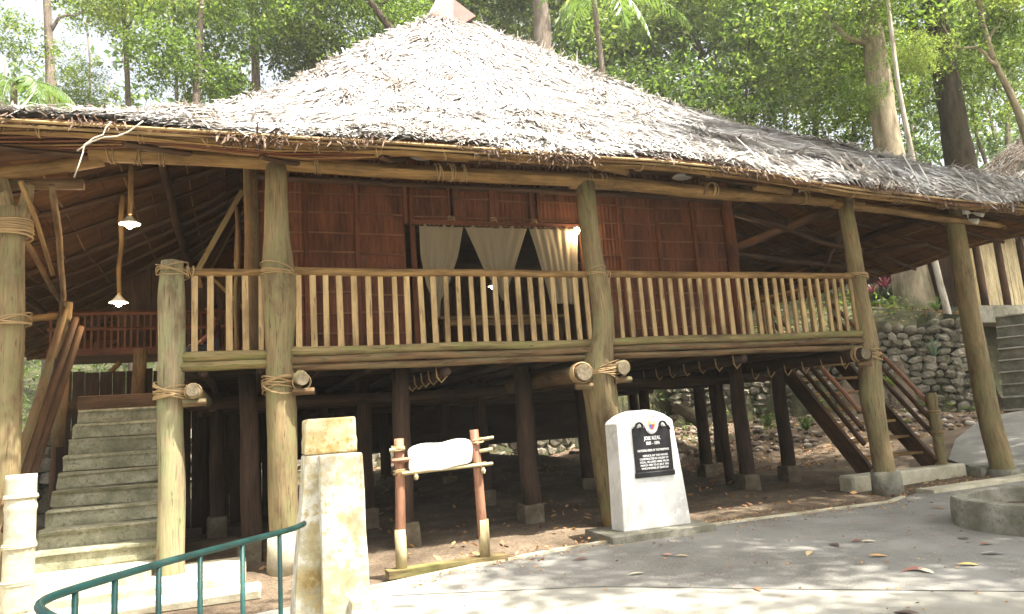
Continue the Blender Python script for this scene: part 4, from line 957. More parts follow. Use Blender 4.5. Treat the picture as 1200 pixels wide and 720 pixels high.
# ---------------------------------------------------------------- round concrete planter ring
rg = thing('planter_ring', 'low round concrete ring on the road at the right', 'planter', (8.08, -3.15, 0))
mb = MB(); n_ = 56; prof_ = [(1.03, -.03), (1.02, .17), (1.0, .27), (.99, .29), (.86, .295), (.845, .27), (.84, .05), (.3, .08), (0.001, .1)]
V = []; F = []
for r_, z_ in prof_:
    for j in range(n_): a = 2*PI*j/n_; V.append((8.08+r_*math.cos(a), -3.15+r_*math.sin(a), z_+random.uniform(-.004, .004)))
for k in range(len(prof_)-3):
    for j in range(n_): F.append((k*n_+j, k*n_+(j+1) % n_, (k+1)*n_+(j+1) % n_, (k+1)*n_+j))
mb.add(V, F, [(j*.1, z) for r_, z in prof_ for j in range(n_)]); part(mb, 'rim', 'old_concrete', rg, False)
mb = MB(); V = []; F = []
for r_, z_ in ((.86, .12), (.5, .14), (.01, .15)):
    for j in range(n_): a = 2*PI*j/n_; V.append((8.08+r_*math.cos(a), -3.15+r_*math.sin(a), z_+random.uniform(-.015, .015)))
for k in range(2):
    for j in range(n_): F.append((k*n_+j, k*n_+(j+1) % n_, (k+1)*n_+(j+1) % n_, (k+1)*n_+j))
mb.add(V, F); o = part(mb, 'soil', 'dirt', rg)
# ---------------------------------------------------------------- white dangling vine at the left eave
mb = MB()
def pxs(L_, Y_): return np.array([at(a, b, Y_) for a, b in L_])
tube(mb, pxs([(168, 142), (160, 148), (150, 155), (137, 160), (122, 161), (108, 166), (98, 172), (90, 177)], -1.15), [.008]*8, 6, .2)
tube(mb, pxs([(130, 143), (124, 150), (121, 158), (110, 162), (99, 170), (97, 180), (92, 195), (87, 208)], -1.17), [.007]*8, 6, .2)
tag(mb.build('dangling_vine', M['trunk_white'], None, True), 'bare white forked vine dangling over the left eave', 'vine')
# ---------------------------------------------------------------- person on the veranda
pe = thing('person', 'person with dark hair and dark red shirt seated on the left veranda', 'person', (-.27, 2.7, 2.31)); pe.scale = (.9, .9, .9)
def skin(name, verts, edges, radii, mat, par, sub=2):
    me = bpy.data.meshes.new(name); me.from_pydata(verts, edges, []); me.materials.append(M[mat])
    o = link(name, me, par, loc=(0, 0, 0)); md = o.modifiers.new('skin', 'SKIN'); o.modifiers.new('sub', 'SUBSURF').levels = sub
    o.modifiers['sub'].render_levels = sub
    for i, r_ in enumerate(radii): me.skin_vertices[0].data[i].radius = (r_ if isinstance(r_, tuple) else (r_, r_))
    me.skin_vertices[0].data[0].use_root = True
    md.use_smooth_shade = True
    return o
# faces -X, seated; bench height .38
vs = [(0, 0, .47), (0, 0, .62), (.01, 0, .80), (-.01, 0, .93), (-.04, 0, 1.0), (-.06, 0, 1.06), (-.065, 0, 1.14), (-.06, 0, 1.20),
      (0, -.17, .88), (-.06, -.22, .68), (-.24, -.17, .56), (-.31, -.16, .55), (0, .17, .88), (-.06, .22, .68), (-.24, .17, .56), (-.31, .16, .55),
      (-.03, -.09, .46), (-.40, -.11, .47), (-.42, -.11, .12), (-.42, -.11, .05), (-.54, -.12, .035), (-.03, .09, .46), (-.40, .11, .47), (-.42, .11, .12), (-.42, .11, .05), (-.54, .12, .035)]
es = [(0, 1), (1, 2), (2, 3), (3, 4), (4, 5), (5, 6), (6, 7), (2, 8), (8, 9), (9, 10), (10, 11), (2, 12), (12, 13), (13, 14), (14, 15), (0, 16), (16, 17), (17, 18), (18, 19), (19, 20), (0, 21), (21, 22), (22, 23), (23, 24), (24, 25)]
rs_ = [(.10, .14), (.09, .12), (.10, .14), (.055, .07), .045, (.07, .06), (.09, .075), (.06, .055), .055, .042, .032, .03, .055, .042, .032, .03, .085, .06, .042, .04, .025, .085, .06, .042, .04, .025]
skin('body', vs, es, rs_, 'skin', pe)
skin('shirt', [vs[i] for i in (0, 1, 2, 3, 8, 12)]+[vs[9], vs[13], (-.2, -.18, .58), (-.2, .18, .58)], [(0, 1), (1, 2), (2, 3), (2, 4), (4, 6), (2, 5), (5, 7), (6, 8), (7, 9)], [(.125, .165), (.115, .15), (.12, .17), (.055, .08), .075, .075, .055, .055, .045, .045], 'shirt', pe)
skin('trousers', [vs[0]]+[vs[i] for i in (16, 17, 18, 21, 22, 23)], [(0, 1), (1, 2), (2, 3), (0, 4), (4, 5), (5, 6)], [(.13, .17), .105, .08, .06, .105, .08, .06], 'trousers', pe)
skin('hair', [(-.03, 0, 1.12), (-.03, 0, 1.19), (-.06, 0, 1.235), (-.10, 0, 1.22)], [(0, 1), (1, 2), (2, 3)], [(.075, .07), (.095, .088), (.085, .075), (.05, .05)], 'hair', pe)
skin('nose', [(-.13, 0, 1.145), (-.155, 0, 1.12)], [(0, 1)], [.012, .014], 'skin', pe, 1)
for s_ in (-1, 1):
    skin('ear', [(-.055, s_*.078, 1.15), (-.05, s_*.085, 1.12)], [(0, 1)], [.016, .012], 'skin', pe, 1)
    for k in range(4):
        skin('finger', [(-.325, s_*(.16-.025+k*.016), .55), (-.365, s_*(.16-.028+k*.017), .54), (-.39+.006*k, s_*(.16-.028+k*.017), .52)], [(0, 1), (1, 2)], [.010, .009, .008], 'skin', pe, 1)
    skin('thumb', [(-.30, s_*.13, .55), (-.335, s_*.115, .545)], [(0, 1)], [.011, .009], 'skin', pe, 1)
    mb = MB(); disc(mb, 0, 0, .009, .005, 0, 8); mm_ = mb.mesh('eye', M['hair']); e_ = link('eye', mm_, pe, loc=(-.143, s_*.03, 1.152)); e_.rotation_euler = (0, 0, -PI/2)
mb = MB(); obox(mb, (-.147, -.025, 1.088), (-.147, .025, 1.088), .006, .008); o = link('mouth', mb.mesh('mouth', M['shirt']), pe, loc=(0, 0, 0))
be = thing('bench', 'low dark bench under the seated person on the left veranda', 'bench', (-.2, 2.7, 2.31))
mb = MB(); box(mb, -.40, .1, 2.35, 3.1, 2.60, 2.64, 0, .006); part(mb, 'seat', 'plank', be, False)
for x in (-.36, .05):
    for y in (2.42, 3.03):
        mb = MB(); obox(mb, (x, y, 2.31), (x, y, 2.60), .05, .05, up=(1, 0, 0)); part(mb, 'leg', 'plank', be, False)
# ---------------------------------------------------------------- stone walls
def stone_mesh(i):
    rs = np.random.default_rng(100+i); bm = bmesh.new(); bmesh.ops.create_cube(bm, size=1)
    bmesh.ops.bevel(bm, geom=bm.edges[:], offset=.26, segments=1, affect='EDGES', profile=.5)
    for v in bm.verts: v.co = Vector([c*(1+rs.normal(0, .16)) + rs.normal(0, .05) for c in v.co])
    me = bpy.data.meshes.new('stone'); bm.to_mesh(me); bm.free(); me.materials.append(M['stone']); return me
SM = [stone_mesh(i) for i in range(7)]
def stonewall(name, label, line, zb, zt, sw=.3, sh_=.24, limit=295, thick=.35):
    """line: list of (x,y); zb/zt functions of arclength fraction"""
    line = np.array(line, float); seg = np.linalg.norm(np.diff(line, axis=0), axis=1); cs = np.concatenate([[0], np.cumsum(seg)]); Lt = cs[-1]
    t = thing(name, label, 'wall', (line[0][0], line[0][1], 0)); cnt = 0
    b0 = np.array([line[0][0], line[0][1], 0])
    mb = MB(); N_ = max(4, int(Lt)); V = []
    for k in range(N_+1):
        f = k/N_; q = np.array([np.interp(f*Lt, cs, line[:, i]) for i in (0, 1)])
        V += [(q[0], q[1]+.04, zb(f)-.3), (q[0], q[1]+.04, zt(f)-.05), (q[0]+.1, q[1]+thick, zt(f)-.05), (q[0]+.1, q[1]+thick, zb(f)-.3)]
    F = [(4*k+i, 4*k+4+i, 4*k+4+(i+1) % 4, 4*k+(i+1) % 4) for k in range(N_) for i in range(4)] + [(0, 1, 2, 3), tuple(4*N_+i for i in range(4))]
    mb.add(V, F); mb.build('core', M['mortar'], t)
    pos = []
    row = 0; z_off = 0
    while z_off < 6:
        x = -(row % 2)*sw*.5 + random.uniform(0, .1)
        while x < Lt:
            wv = sw*random.uniform(.65, 1.35); f = min(max((x+wv/2)/Lt, 0), 1); z = zb(f)+z_off
            if z + sh_*.6 < zt(f): pos.append((x+wv/2, z+sh_/2+random.uniform(-.03, .03), wv, sh_*random.uniform(.7, 1.35)))
            x += wv
        z_off += sh_*.93; row += 1
    extra = MB()
    for k, (a, z, wv, hv) in enumerate(pos):
        q = np.array([np.interp(a, cs, line[:, i]) for i in (0, 1)]); i = min(np.searchsorted(cs, a, 'right')-1, len(seg)-1); i = max(i, 0)
        d = (line[i+1]-line[i])/seg[i]; ang = math.atan2(d[1], d[0])
        me = SM[random.randrange(7)]
        o = bpy.data.objects.new('stone', me)
        if k < limit:
            COL.objects.link(o); o.parent = t
            o.location = (q[0]-b0[0], q[1]-b0[1]-random.uniform(.0, .07), z); o.rotation_euler = (random.uniform(-.3, .3), random.uniform(-.5, .5), ang+random.uniform(-.15, .15))
            o.scale = (wv*.98, .24, hv*.98)
        else:
            vv = np.array([v.co[:] for v in me.vertices])*np.array([wv*.98, .24, hv*.98]); ca, sa = math.cos(ang), math.sin(ang)
            vv = np.stack([vv[:, 0]*ca-vv[:, 1]*sa+q[0], vv[:, 0]*sa+vv[:, 1]*ca+q[1]-.03, vv[:, 2]+z], 1); extra.add(vv, [tuple(p_.vertices) for p_ in me.polygons]); bpy.data.objects.remove(o)
    if extra.n: e_ = extra.build('small_stones', M['stone'], t, True); e_['kind'] = 'stuff'
    return t
# order the run from the right so that the individually built stones are those in view
stonewall('retaining_wall', 'dry stone retaining wall on the slope right of the house below the large tree', [(19.25, 6.2), (17.4, 7.9), (15.2, 9.9), (13, 11.9)], lambda f: .65+.45*min(f*2.5, 1), lambda f: 3.45-.35*f, .30, .225)
stonewall('rear_wall', 'pale stone wall seen between the stilts behind the house', [(-3.0, 13.3), (12.8, 13.1)], lambda f: -.05, lambda f: 1.75+.9*max(f-.6, 0), .42, .33)
stonewall('left_wall', 'stone wall at the far left beyond the stair', [(-9.0, 6.5), (-3.2, 8.5)], lambda f: 0, lambda f: 1.9, .36, .28)
# stone steps at the right
st = thing('stone_steps', 'broad dark stone steps climbing beside the retaining wall at the right edge', 'steps', (18.6, 5.1, .6))
dd = np.array([.85, .53]); pp = np.array([.53, -.85])
for k in range(9):
    a = np.array([18.55, 5.0]) + dd*.34*k; z0 = .55+k*.33
    P = [a, a+pp*3.2, a+pp*3.2+dd*.9, a+dd*.9]
    mb = MB(); V = [(q[0]+random.uniform(-.02, .02), q[1], z) for q in P for z in (z0-.3, z0+.29+random.uniform(-.02, .02))]
    mb.add(V, [(0, 2, 3, 1), (2, 4, 5, 3), (4, 6, 7, 5), (6, 0, 1, 7), (1, 3, 5, 7), (0, 6, 4, 2)], [(0, 0), (0, .3), (3, 0), (3, .3), (3, 1), (3, 1.3), (0, 1), (0, 1.3)])
    o = part(mb, 'step', 'stepstone' if False else 'old_dark', st, False) if 'old_dark' in M else None
    if o is None:
        M['old_dark'] = rocky('dark_step_stone', [(.3, (.07, .065, .05)), (.55, (.14, .13, .10)), (.75, (.22, .2, .16))], 2.5, .9, .7, .02, (.1, .11, .06), 15)
        o = part(mb, 'step', 'old_dark', st, False)
    mb = MB(); obox(mb, (*(a-dd*.03), z0+.30), (*(a-dd*.03+pp*3.2), z0+.30), .12, .035); e_ = mb.build('edge', M['nosing'], o); e_.location = (0, 0, 0)
# small bamboo hut at the right
bh = thing('bamboo_hut', 'small hut with woven bamboo walls and a thatched roof above the stone steps', 'hut', (22.5, 8, 3.9))
hx0, hx1, hy, hz = 21.1, 26.0, 7.6, 3.75
mb = MB(); box(mb, hx0-.2, hx1, hy-.15, hy+3.5, hz-.3, hz+.25, .01, .03); part(mb, 'footing', 'old_concrete', bh, False)
k = 0
for xa, xb, mt in ((hx0+.1, hx0+.85, 'bamboo_mat'), (hx0+1.13, hx0+1.85, 'bamboo'), (hx0+2.1, hx0+2.9, 'bamboo'), (hx0+3.2, hx1-.1, 'bamboo_mat')):
    nsl = 9
    for i in range(nsl):
        a = xa+(xb-xa)*i/nsl; mb = MB(); obox(mb, (a+.04, hy+random.uniform(-.01, .01), hz+.25), (a+.04, hy, hz+2.5), .02, (xb-xa)/nsl*.92, up=(1, 0, 0)); part(mb, 'wall_slat', mt, bh, False)
for x in (hx0, hx0+1.0, hx0+2.0, hx0+3.05, hx1):
    mb = MB(); log(mb, (x, hy-.03, hz+.2), (x, hy-.03, hz+2.6), .11, .1, .01); part(mb, 'post', 'darklog', bh)
mb = MB(); box(mb, hx0, hx0+.05, hy+.05, hy+1.6, hz+.25, hz+2.5); part(mb, 'side_wall', 'plank', bh, False)
mb = MB(); box(mb, hx0, hx1, hy+1.6, hy+1.65, hz+.25, hz+2.5); part(mb, 'back_wall', 'bamboo_mat', bh, False)
ap2 = np.array([33.5, 10.8, 13.6]); ring = [(22.4, 7.0, 6.3), (43, 6.9, 6.3), (43, 15.3, 6.3), (22.4, 15.3, 6.3)]
mb = MB(); 
for i in range(4):
    a, b = np.array(ring[i]), np.array(ring[(i+1) % 4]); rows = []
    for k in range(9):
        t = k/8; bulge = -.5*math.sin(PI*t)
        A_ = a+(ap2-a)*t; B_ = b+(ap2-b)*t; A_[2] += bulge; B_[2] += bulge; rows.append([A_*(1-u)+B_*u for u in np.linspace(0, 1, 9)])
    V = np.array(rows).reshape(-1, 3); mb.add(V, [(r_*9+c, r_*9+c+1, (r_+1)*9+c+1, (r_+1)*9+c) for r_ in range(8) for c in range(8)])
part(mb, 'roof', 'thatch_base', bh, False)
PP = []; DD = []; NN = []
for i in (0, 3):
    a, b = np.array(ring[i]), np.array(ring[(i+1) % 4]); n = 5000; t = 1-np.sqrt(rng.uniform(0, 1, n)); u = rng.uniform(0, 1, n)
    A_ = a+(ap2-a)*t[:, None]; B_ = b+(ap2-b)*t[:, None]; p_ = A_*(1-u[:, None])+B_*u[:, None]; p_[:, 2] += -.5*np.sin(PI*t)+.06
    up = ap2-(a+b)/2; up = up/np.linalg.norm(up); al = (b-a)/np.linalg.norm(b-a); nn = np.cross(al, up); nn *= np.sign(nn[2])
    ln = rng.normal(0, .5, n); d_ = -up*np.cos(ln)[:, None]+al*np.sin(ln)[:, None]+nn*rng.normal(.05, .1, n)[:, None]
    PP.append(p_); DD.append(d_); NN.append(np.tile(nn, (n, 1)))
PP = np.concatenate(PP); DD = np.concatenate(DD); NN = np.concatenate(NN); n = len(PP)
o = ribbons(PP, DD, NN, rng.uniform(.3, .6, n), rng.uniform(.02, .05, n), rng.uniform(0, .05, n), 'thatch', M['thatch'], bh); o['kind'] = 'stuff'
# ---------------------------------------------------------------- trees
def crown_mesh(i, kind, nleaf, size, asp, lobes, rad, mat):
    c = rng.normal(0, 1, (lobes, 3))*np.array([rad*.55, rad*.55, rad*.4]); r = rng.uniform(.35, .6, lobes)*rad
    P = sprays(c, r, nleaf, spread=size*1.9, per=18)
    return leaf_mesh(P, size, 'crown', M[mat], asp=asp)
CM = {
 'broad': [crown_mesh(0, 0, 5000, .33, .5, 9, 3.2, 'leaf'), crown_mesh(1, 0, 5000, .31, .5, 11, 3.2, 'leaf_yellow')],
 'fine': [crown_mesh(2, 0, 8000, .19, .42, 10, 3.2, 'leaf'), crown_mesh(3, 0, 8000, .2, .42, 12, 3.2, 'leaf_yellow')],
 'dark': [crown_mesh(4, 0, 7500, .22, .42, 11, 3.2, 'leaf_dark'), crown_mesh(5, 0, 6500, .24, .45, 9, 3.2, 'leaf')],
}
def tree(name, label, pts, rad, bark, crowns, branches=(), group=None, cat='tree'):
    """pts: trunk polyline in world; crowns: list of (kind, idx, offset xyz, scale)"""
    pts = np.array(pts, float); t = thing(name, label, cat, tuple(pts[0]), group)
    tt = np.linspace(0, 1, len(pts)); t2 = np.linspace(0, 1, 22); P = np.stack([np.interp(t2, tt, pts[:, i]) for i in range(3)], 1)
    for _ in range(2): P[1:-1] = (P[:-2]+2*P[1:-1]+P[2:])/4
    r = rad*(1-.55*t2) + rad*.35*np.exp(-t2*22)
    mb = MB(); tube(mb, P, r, 12, .07); part(mb, 'trunk', bark, t)
    for (f, dx, dy, dz, br) in branches:
        a = np.array([np.interp(f, tt, pts[:, i]) for i in range(3)]); b = a+np.array([dx, dy, dz]); q = logpts(a, b, 8, .15*np.linalg.norm(b-a)*.5, int(f*1000)+int(abs(dx)*10))
        mb = MB(); tube(mb, q, np.linspace(br, br*.35, len(q)), 8, .06); part(mb, 'branch', bark, t)
    for (kind, i, off, sc) in crowns:
        o = bpy.data.objects.new('crown', CM[kind][i]); COL.objects.link(o); o.parent = t; o.location = tuple(np.array(off)); o.scale = (sc, sc, sc*random.uniform(.85, 1.1)); o.rotation_euler = (random.uniform(-.2, .2), random.uniform(-.2, .2), random.uniform(0, 6.28))
    return t
def ptree(name, label, pix, Y, rad, bark, crowns, branches=(), up=5.0, ground=True, group=None, cat='tree'):
    """trunk through picture points at depth Y, run down to the ground and on upwards; crowns given relative to the frame-top point"""
    W_ = [at(a, b, Y) for a, b in pix]
    d = W_[-1]-W_[-2]; d = d/np.linalg.norm(d); top = W_[-1]+d*up
    if ground:
        d0 = W_[0]-W_[1]; d0 = d0/np.linalg.norm(d0); b = W_[0].copy()
        z = float(H(b[0], b[1])); 
        if b[2] > z: b = b + d0*np.array([.3, 0, 1])*0; k = (b[2]-z); W_ = [np.array([b[0]+d0[0]/max(abs(d0[2]), .3)*k*.4, b[1], z-.2])]+W_
        else: W_[0] = W_[0]-np.array([0, 0, .5])
    pts = W_+[top]
    base = np.array(pts[0])
    cr = [(k, i, tuple(W_[-1]-base+np.array(off)), sc) for (k, i, off, sc) in crowns]
    return tree(name, label, pts, rad, bark, cr, branches, group, cat)
T = ptree
T('forest_tree', 'large pale barked tree rising behind the right side of the thatched roof', [(1075, 372), (1045, 200), (1030, 100), (1018, 0)], 8.8, .55, 'trunk_pale', [('fine', 0, (-2.6, 2.6, -1.5), .9), ('fine', 1, (2.4, 3.0, -2.0), .9), ('dark', 1, (0, 3.5, 3), 1.4), ('fine', 0, (-.6, -.9, .4), .35), ('fine', 1, (1.3, -.6, -2.2), .28), ('fine', 0, (-1.3, -.4, -3.8), .25)], ((.6, -2, .5, 1.5, .12), (.7, 2.2, .6, 1.8, .12)))
T('forest_tree', 'thick dark forked tree near the right edge above the roof', [(1125, 190), (1112, 110), (1098, 30), (1090, 0)], 11.5, .62, 'trunk_dark', [('dark', 0, (-2.8, 3, -1.0), .9), ('fine', 0, (3.5, 3, -2.5), 1.0), ('dark', 1, (0, 3, 3), 1.5), ('fine', 0, (-.8, -1.2, .3), .45), ('dark', 1, (1.6, -.9, -1.4), .35)], ((.45, -2.5, .3, 3.5, .28), (.6, 1.8, 0, 2.5, .15), (.55, .3, -.5, 4, .12)))
T('slender_tree', 'thin white leaning tree passing in front of the stone wall', [(1130, 450), (1112, 370), (1098, 320), (1068, 180), (1052, 100), (1045, 40)], 7.0, .11, 'trunk_white', [('fine', 0, (0, 0.5, 1.5), .45)], up=2)
T('slender_tree', 'crooked pale tree with a long arching branch at the right edge', [(1200, 150), (1185, 110), (1165, 75), (1152, 30), (1146, 0)], 9.5, .15, 'trunk_pale', [('fine', 1, (.5, 0, 1), .8), ('fine', 0, (2, 1, -3), .7)], ((.5, -3.0, -.3, .9, .07), (.6, 1.5, 0, 1.5, .05)), up=3)
T('forest_tree', 'straight grey trunk rising right of the roof peak', [(638, 78), (636, 40), (633, 0)], 15, .48, 'trunk_grey', [('broad', 1, (-1, 3, 1.5), .8), ('broad', 0, (2.5, 2.5, 3), .9)], ())
T('slender_tree', 'very thin dark sapling standing behind the roof slope right of the middle', [(872, 150), (876, 80), (880, 0)], 12.5, .06, 'trunk_dark', [('fine', 0, (.3, .2, -.8), .5), ('fine', 0, (-.3, .3, -3.2), .4)], up=1.5)
T('slender_tree', 'pale straight trunk lit white between the leaves left of the large pale tree', [(920, 150), (918, 80), (914, 0)], 18, .13, 'trunk_white', [('fine', 0, (-1, 1, 1), 1.0), ('dark', 1, (1.5, 1, 3), 1.2)], ((.6, -1, 0, 1.4, .05),))
T('slender_tree', 'dark leaning stem left of the roof peak', [(475, 60), (455, 30), (432, 0)], 13, .17, 'trunk_dark', [('dark', 1, (0, 1, .8), .6), ('broad', 0, (-2, 1.5, -1.3), .45)], ((.7, 1.6, .4, 1.2, .07), (.75, -1.2, .3, 1.0, .06)))
T('slender_tree', 'thin dark stem among bright leaves above the left eave', [(150, 100), (147, 50), (144, 0)], 15, .09, 'trunk_dark', [('fine', 1, (0, .5, 0), .5), ('fine', 1, (-1, 1, -2.8), .35)], ((.6, .9, .3, 1.1, .04),))
T('slender_tree', 'thin grey stem in front of the brightest gap of the forest at the left', [(207, 110), (206, 60), (204, 0)], 16, .07, 'trunk_grey', [('fine', 1, (.5, 1, .8), .5), ('fine', 0, (1.5, 1, -2.4), .4)])
T('slender_tree', 'bent dark tree with low spreading limbs behind the leafy bush right of the peak', [(812, 130), (818, 95), (826, 60), (800, 20), (795, 0)], 14, .14, 'trunk_dark', [('broad', 0, (-1, .5, -1), .7), ('broad', 1, (1, 1, 1), .8)], ((.5, -1.8, 0, .9, .07), (.45, 1.2, .1, 1.3, .06), (.6, -.8, .2, 1.5, .05)))
T('forest_tree', 'dark trunk far back between the pale tree and the sapling', [(955, 170), (957, 90), (960, 0)], 21, .2, 'trunk_dark', [('dark', 0, (0, 0, -1), 1.0), ('fine', 0, (1, 1, 2), 1.2)], ((.6, 1.2, 0, 1.5, .06), (.5, -1.4, 0, 1.1, .06)))
T('forest_tree', 'leafy tree behind the left end of the eave', [(60, 110), (58, 60), (55, 0)], 19, .2, 'trunk_grey', [('dark', 1, (-1.8, 0, -1.2), .5), ('broad', 0, (1.5, 1, 1.2), .5)], ((.6, 1.5, 0, 1.5, .07),))
T('forest_tree', 'broad leafed tree with bright yellow green crown left of the roof peak', [(300, 90), (298, 50), (296, 0)], 15.5, .16, 'trunk_grey', [('broad', 1, (-1.3, 0, -.8), .6), ('fine', 1, (1.8, 0, -.8), .5), ('dark', 1, (0, 1.5, 2.6), .8)], ((.7, 1.2, 0, 1.0, .06),))
T('forest_tree', 'grey green tree filling the gap between the left eave and the roof slope', [(230, 110), (233, 60), (236, 0)], 14.0, .14, 'trunk_grey', [('dark', 1, (-.3, 0, -2.2), .5), ('fine', 0, (1.3, .6, 0), .4)], ())
T('forest_tree', 'shaded tree close behind the left shoulder of the roof', [(370, 80), (372, 50), (376, 0)], 14.5, .15, 'trunk_dark', [('dark', 1, (0, .3, -1.6), .5), ('broad', 1, (1.4, .8, .8), .5)], ((.7, -1.0, 0, 1.0, .05),))
T('forest_tree', 'tree with light crown just left of the ridge cap', [(500, 40), (505, 20), (508, 0)], 18, .15, 'trunk_grey', [('broad', 1, (-.5, 0, -.6), .55), ('broad', 0, (1.2, .5, 1.6), .6)], ())
T('forest_tree', 'tree with glowing leaves between the ridge cap and the grey trunk', [(585, 50), (588, 20), (590, 0)], 19, .12, 'trunk_grey', [('broad', 1, (.2, 0, -.8), .8), ('fine', 1, (1.5, 1, 1), .9)], ())
T('forest_tree', 'dense leafy tree above the right end of the roof', [(1180, 200), (1182, 120), (1184, 0)], 16, .15, 'trunk_grey', [('fine', 0, (-1.6, 0, -4.2), .95), ('dark', 1, (1, .5, -1), 1.1), ('fine', 1, (0, 1, 2), 1.2)], ((.5, -1.6, 0, 1.2, .05),))
T('forest_tree', 'leafy tree behind the big pale trunk', [(1000, 180), (1002, 100), (1005, 0)], 17, .14, 'trunk_dark', [('fine', 0, (-2, 0, -3.6), .9), ('dark', 1, (1.6, .6, -1.8), 1.0), ('fine', 1, (0, 1, 1.5), 1.2)], ())
T('forest_tree', 'green tree standing behind the roof slope right of the leafy bush', [(880, 150), (884, 80), (888, 0)], 19, .14, 'trunk_dark', [('fine', 0, (-1, 0, -3.9), .85), ('fine', 1, (1.5, .6, -1.2), .95), ('dark', 1, (-1.5, 1, 1.6), 1.2)], ())
T('forest_tree', 'tree with pale green crown above the middle of the right roof slope', [(760, 120), (757, 60), (752, 0)], 17.5, .16, 'trunk_dark', [('broad', 1, (-1.4, 0, -1.8), .8), ('broad', 0, (1.4, .5, .2), .9)], ((.65, 1.4, 0, 1.2, .06), (.6, -1.4, 0, 1.3, .06)))
# bush on the slope just behind the roof
for (px_, py_, Y_, kd, i_, sc, lab) in ((790, 125, 13.2, 'broad', 0, .62, 'glossy broad leafed bush just behind the right roof slope'), (835, 150, 13.4, 'broad', 1, .45, 'low yellow green bush right of the glossy bush behind the roof'),
        (725, 100, 13.6, 'broad', 0, .5, 'bright green bush behind the roof near the palm'), (1010, 195, 12.4, 'dark', 1, .5, 'dark shrub at the foot of the pale tree seen over the roof'), (940, 185, 13.5, 'fine', 0, .55, 'fine leafed shrub showing over the roof left of the pale tree'), (1165, 215, 13, 'fine', 0, .55, 'green shrub beside the thatched hut roof')):
    p = at(px_, py_, Y_); t = thing('bush', lab, 'bush', (p[0], p[1], float(H(p[0], p[1]))), 'bushes behind the roof')
    o = bpy.data.objects.new('foliage', CM[kd][i_]); COL.objects.link(o); o.parent = t; o.location = (0, 0, p[2]-float(H(p[0], p[1]))-.6); o.scale = (sc,)*3; o.rotation_euler[2] = random.uniform(0, 6)
    mb = MB(); log(mb, (p[0], p[1], float(H(p[0], p[1]))-.1), (p[0], p[1], p[2]), .08, .03, .1); part(mb, 'stem', 'trunk_dark', t)
# palms
def frond(base, d0, L, droop, nl=34, lw=.035, ll=.75):
    """a pinnate frond; returns rachis points + leaflet ribbons arrays"""
    base = np.asarray(base, float); d = np.array(d0, float); d /= np.linalg.norm(d); K = 16; P = [base.copy()]; c = base.copy()
    for k in range(K): d = d + np.array([0, 0, -droop/K]); d /= np.linalg.norm(d); c = c + d*L/K; P.append(c.copy())
    P = np.array(P); t = np.linspace(.1, 1, nl); tp = np.linspace(0, 1, K+1); q = np.stack([np.interp(t, tp, P[:, i]) for i in range(3)], 1); tg = np.gradient(q, axis=0); tg /= np.linalg.norm(tg, axis=1)[:, None]
    side = np.cross(tg, [0, 0, 1.]); side /= np.linalg.norm(side, axis=1)[:, None]+1e-9
    PP, DD, LL = [], [], []
    for s_ in (-1, 1):
        D_ = side*s_*.8 + tg*.55 + np.array([0, 0, -.45]) + rng.normal(0, .08, side.shape); D_ /= np.linalg.norm(D_, axis=1)[:, None]
        PP.append(q); DD.append(D_); LL.append(ll*np.sin(PI*(t*.85+.12))**.7)
    return P, np.concatenate(PP), np.concatenate(DD), np.concatenate(LL)
def palm(label, top, trunk_r, specs, bark='trunk_grey', L=2.6, ll=.7):
    z0 = float(H(top[0], top[1])); t = thing('palm_tree', label, 'palm', (top[0], top[1], z0))
    mb = MB(); log(mb, (top[0]-.1, top[1], z0-.2), (top[0], top[1], top[2]), trunk_r*1.2, trunk_r, .08); part(mb, 'trunk', bark, t)
    for (az, el, Lf, dr) in specs:
        P, A_, D_, LL = frond(top, (math.cos(az)*math.cos(el), math.sin(az)*math.cos(el), math.sin(el)), L*Lf, dr, ll=ll)
        mb = MB(); tube(mb, P, np.linspace(.03, .006, len(P)), 5); fr_ = part(mb, 'frond', 'palm_leaf', t)
        N_ = np.cross(D_, rng.normal(0, 1, D_.shape)*.2+np.array([0.3, 0, 1])); N_ = np.cross(N_, D_); N_ /= np.linalg.norm(N_, axis=1)[:, None]
        o = ribbons(A_, D_, N_, LL, np.full(len(LL), .045), -LL*.12, 'leaflets', M['palm_leaf'], fr_)
p = at(696, -12, 11.8); palm('palm with bright hanging fronds right of the roof peak', p, .09, [(-.3, .35, 1.5, 1.6), (.4, .5, 1.2, 1.8), (2.6, .2, 1.0, 2.5), (-1.4, .1, 1.1, 3.0), (-2.2, .3, 1.1, 2.6), (1.6, .6, 1, 2), (3.3, .5, 1.1, 2.0), (-.8, .0, 1.2, 2.4)])
p = at(18, 98, 12.0); palm('young palm with yellow green fronds behind the left eave', p, .08, [(-.2, .4, 1.0, 1.8), (.5, .7, .9, 2.0), (2.6, .5, 1.0, 2.2), (-1.6, .2, .8, 2.6), (-2.6, .6, 1.0, 2.0), (1.4, .8, .9, 1.8), (-.9, .5, .9, 2.2)], L=1.9, ll=.55)
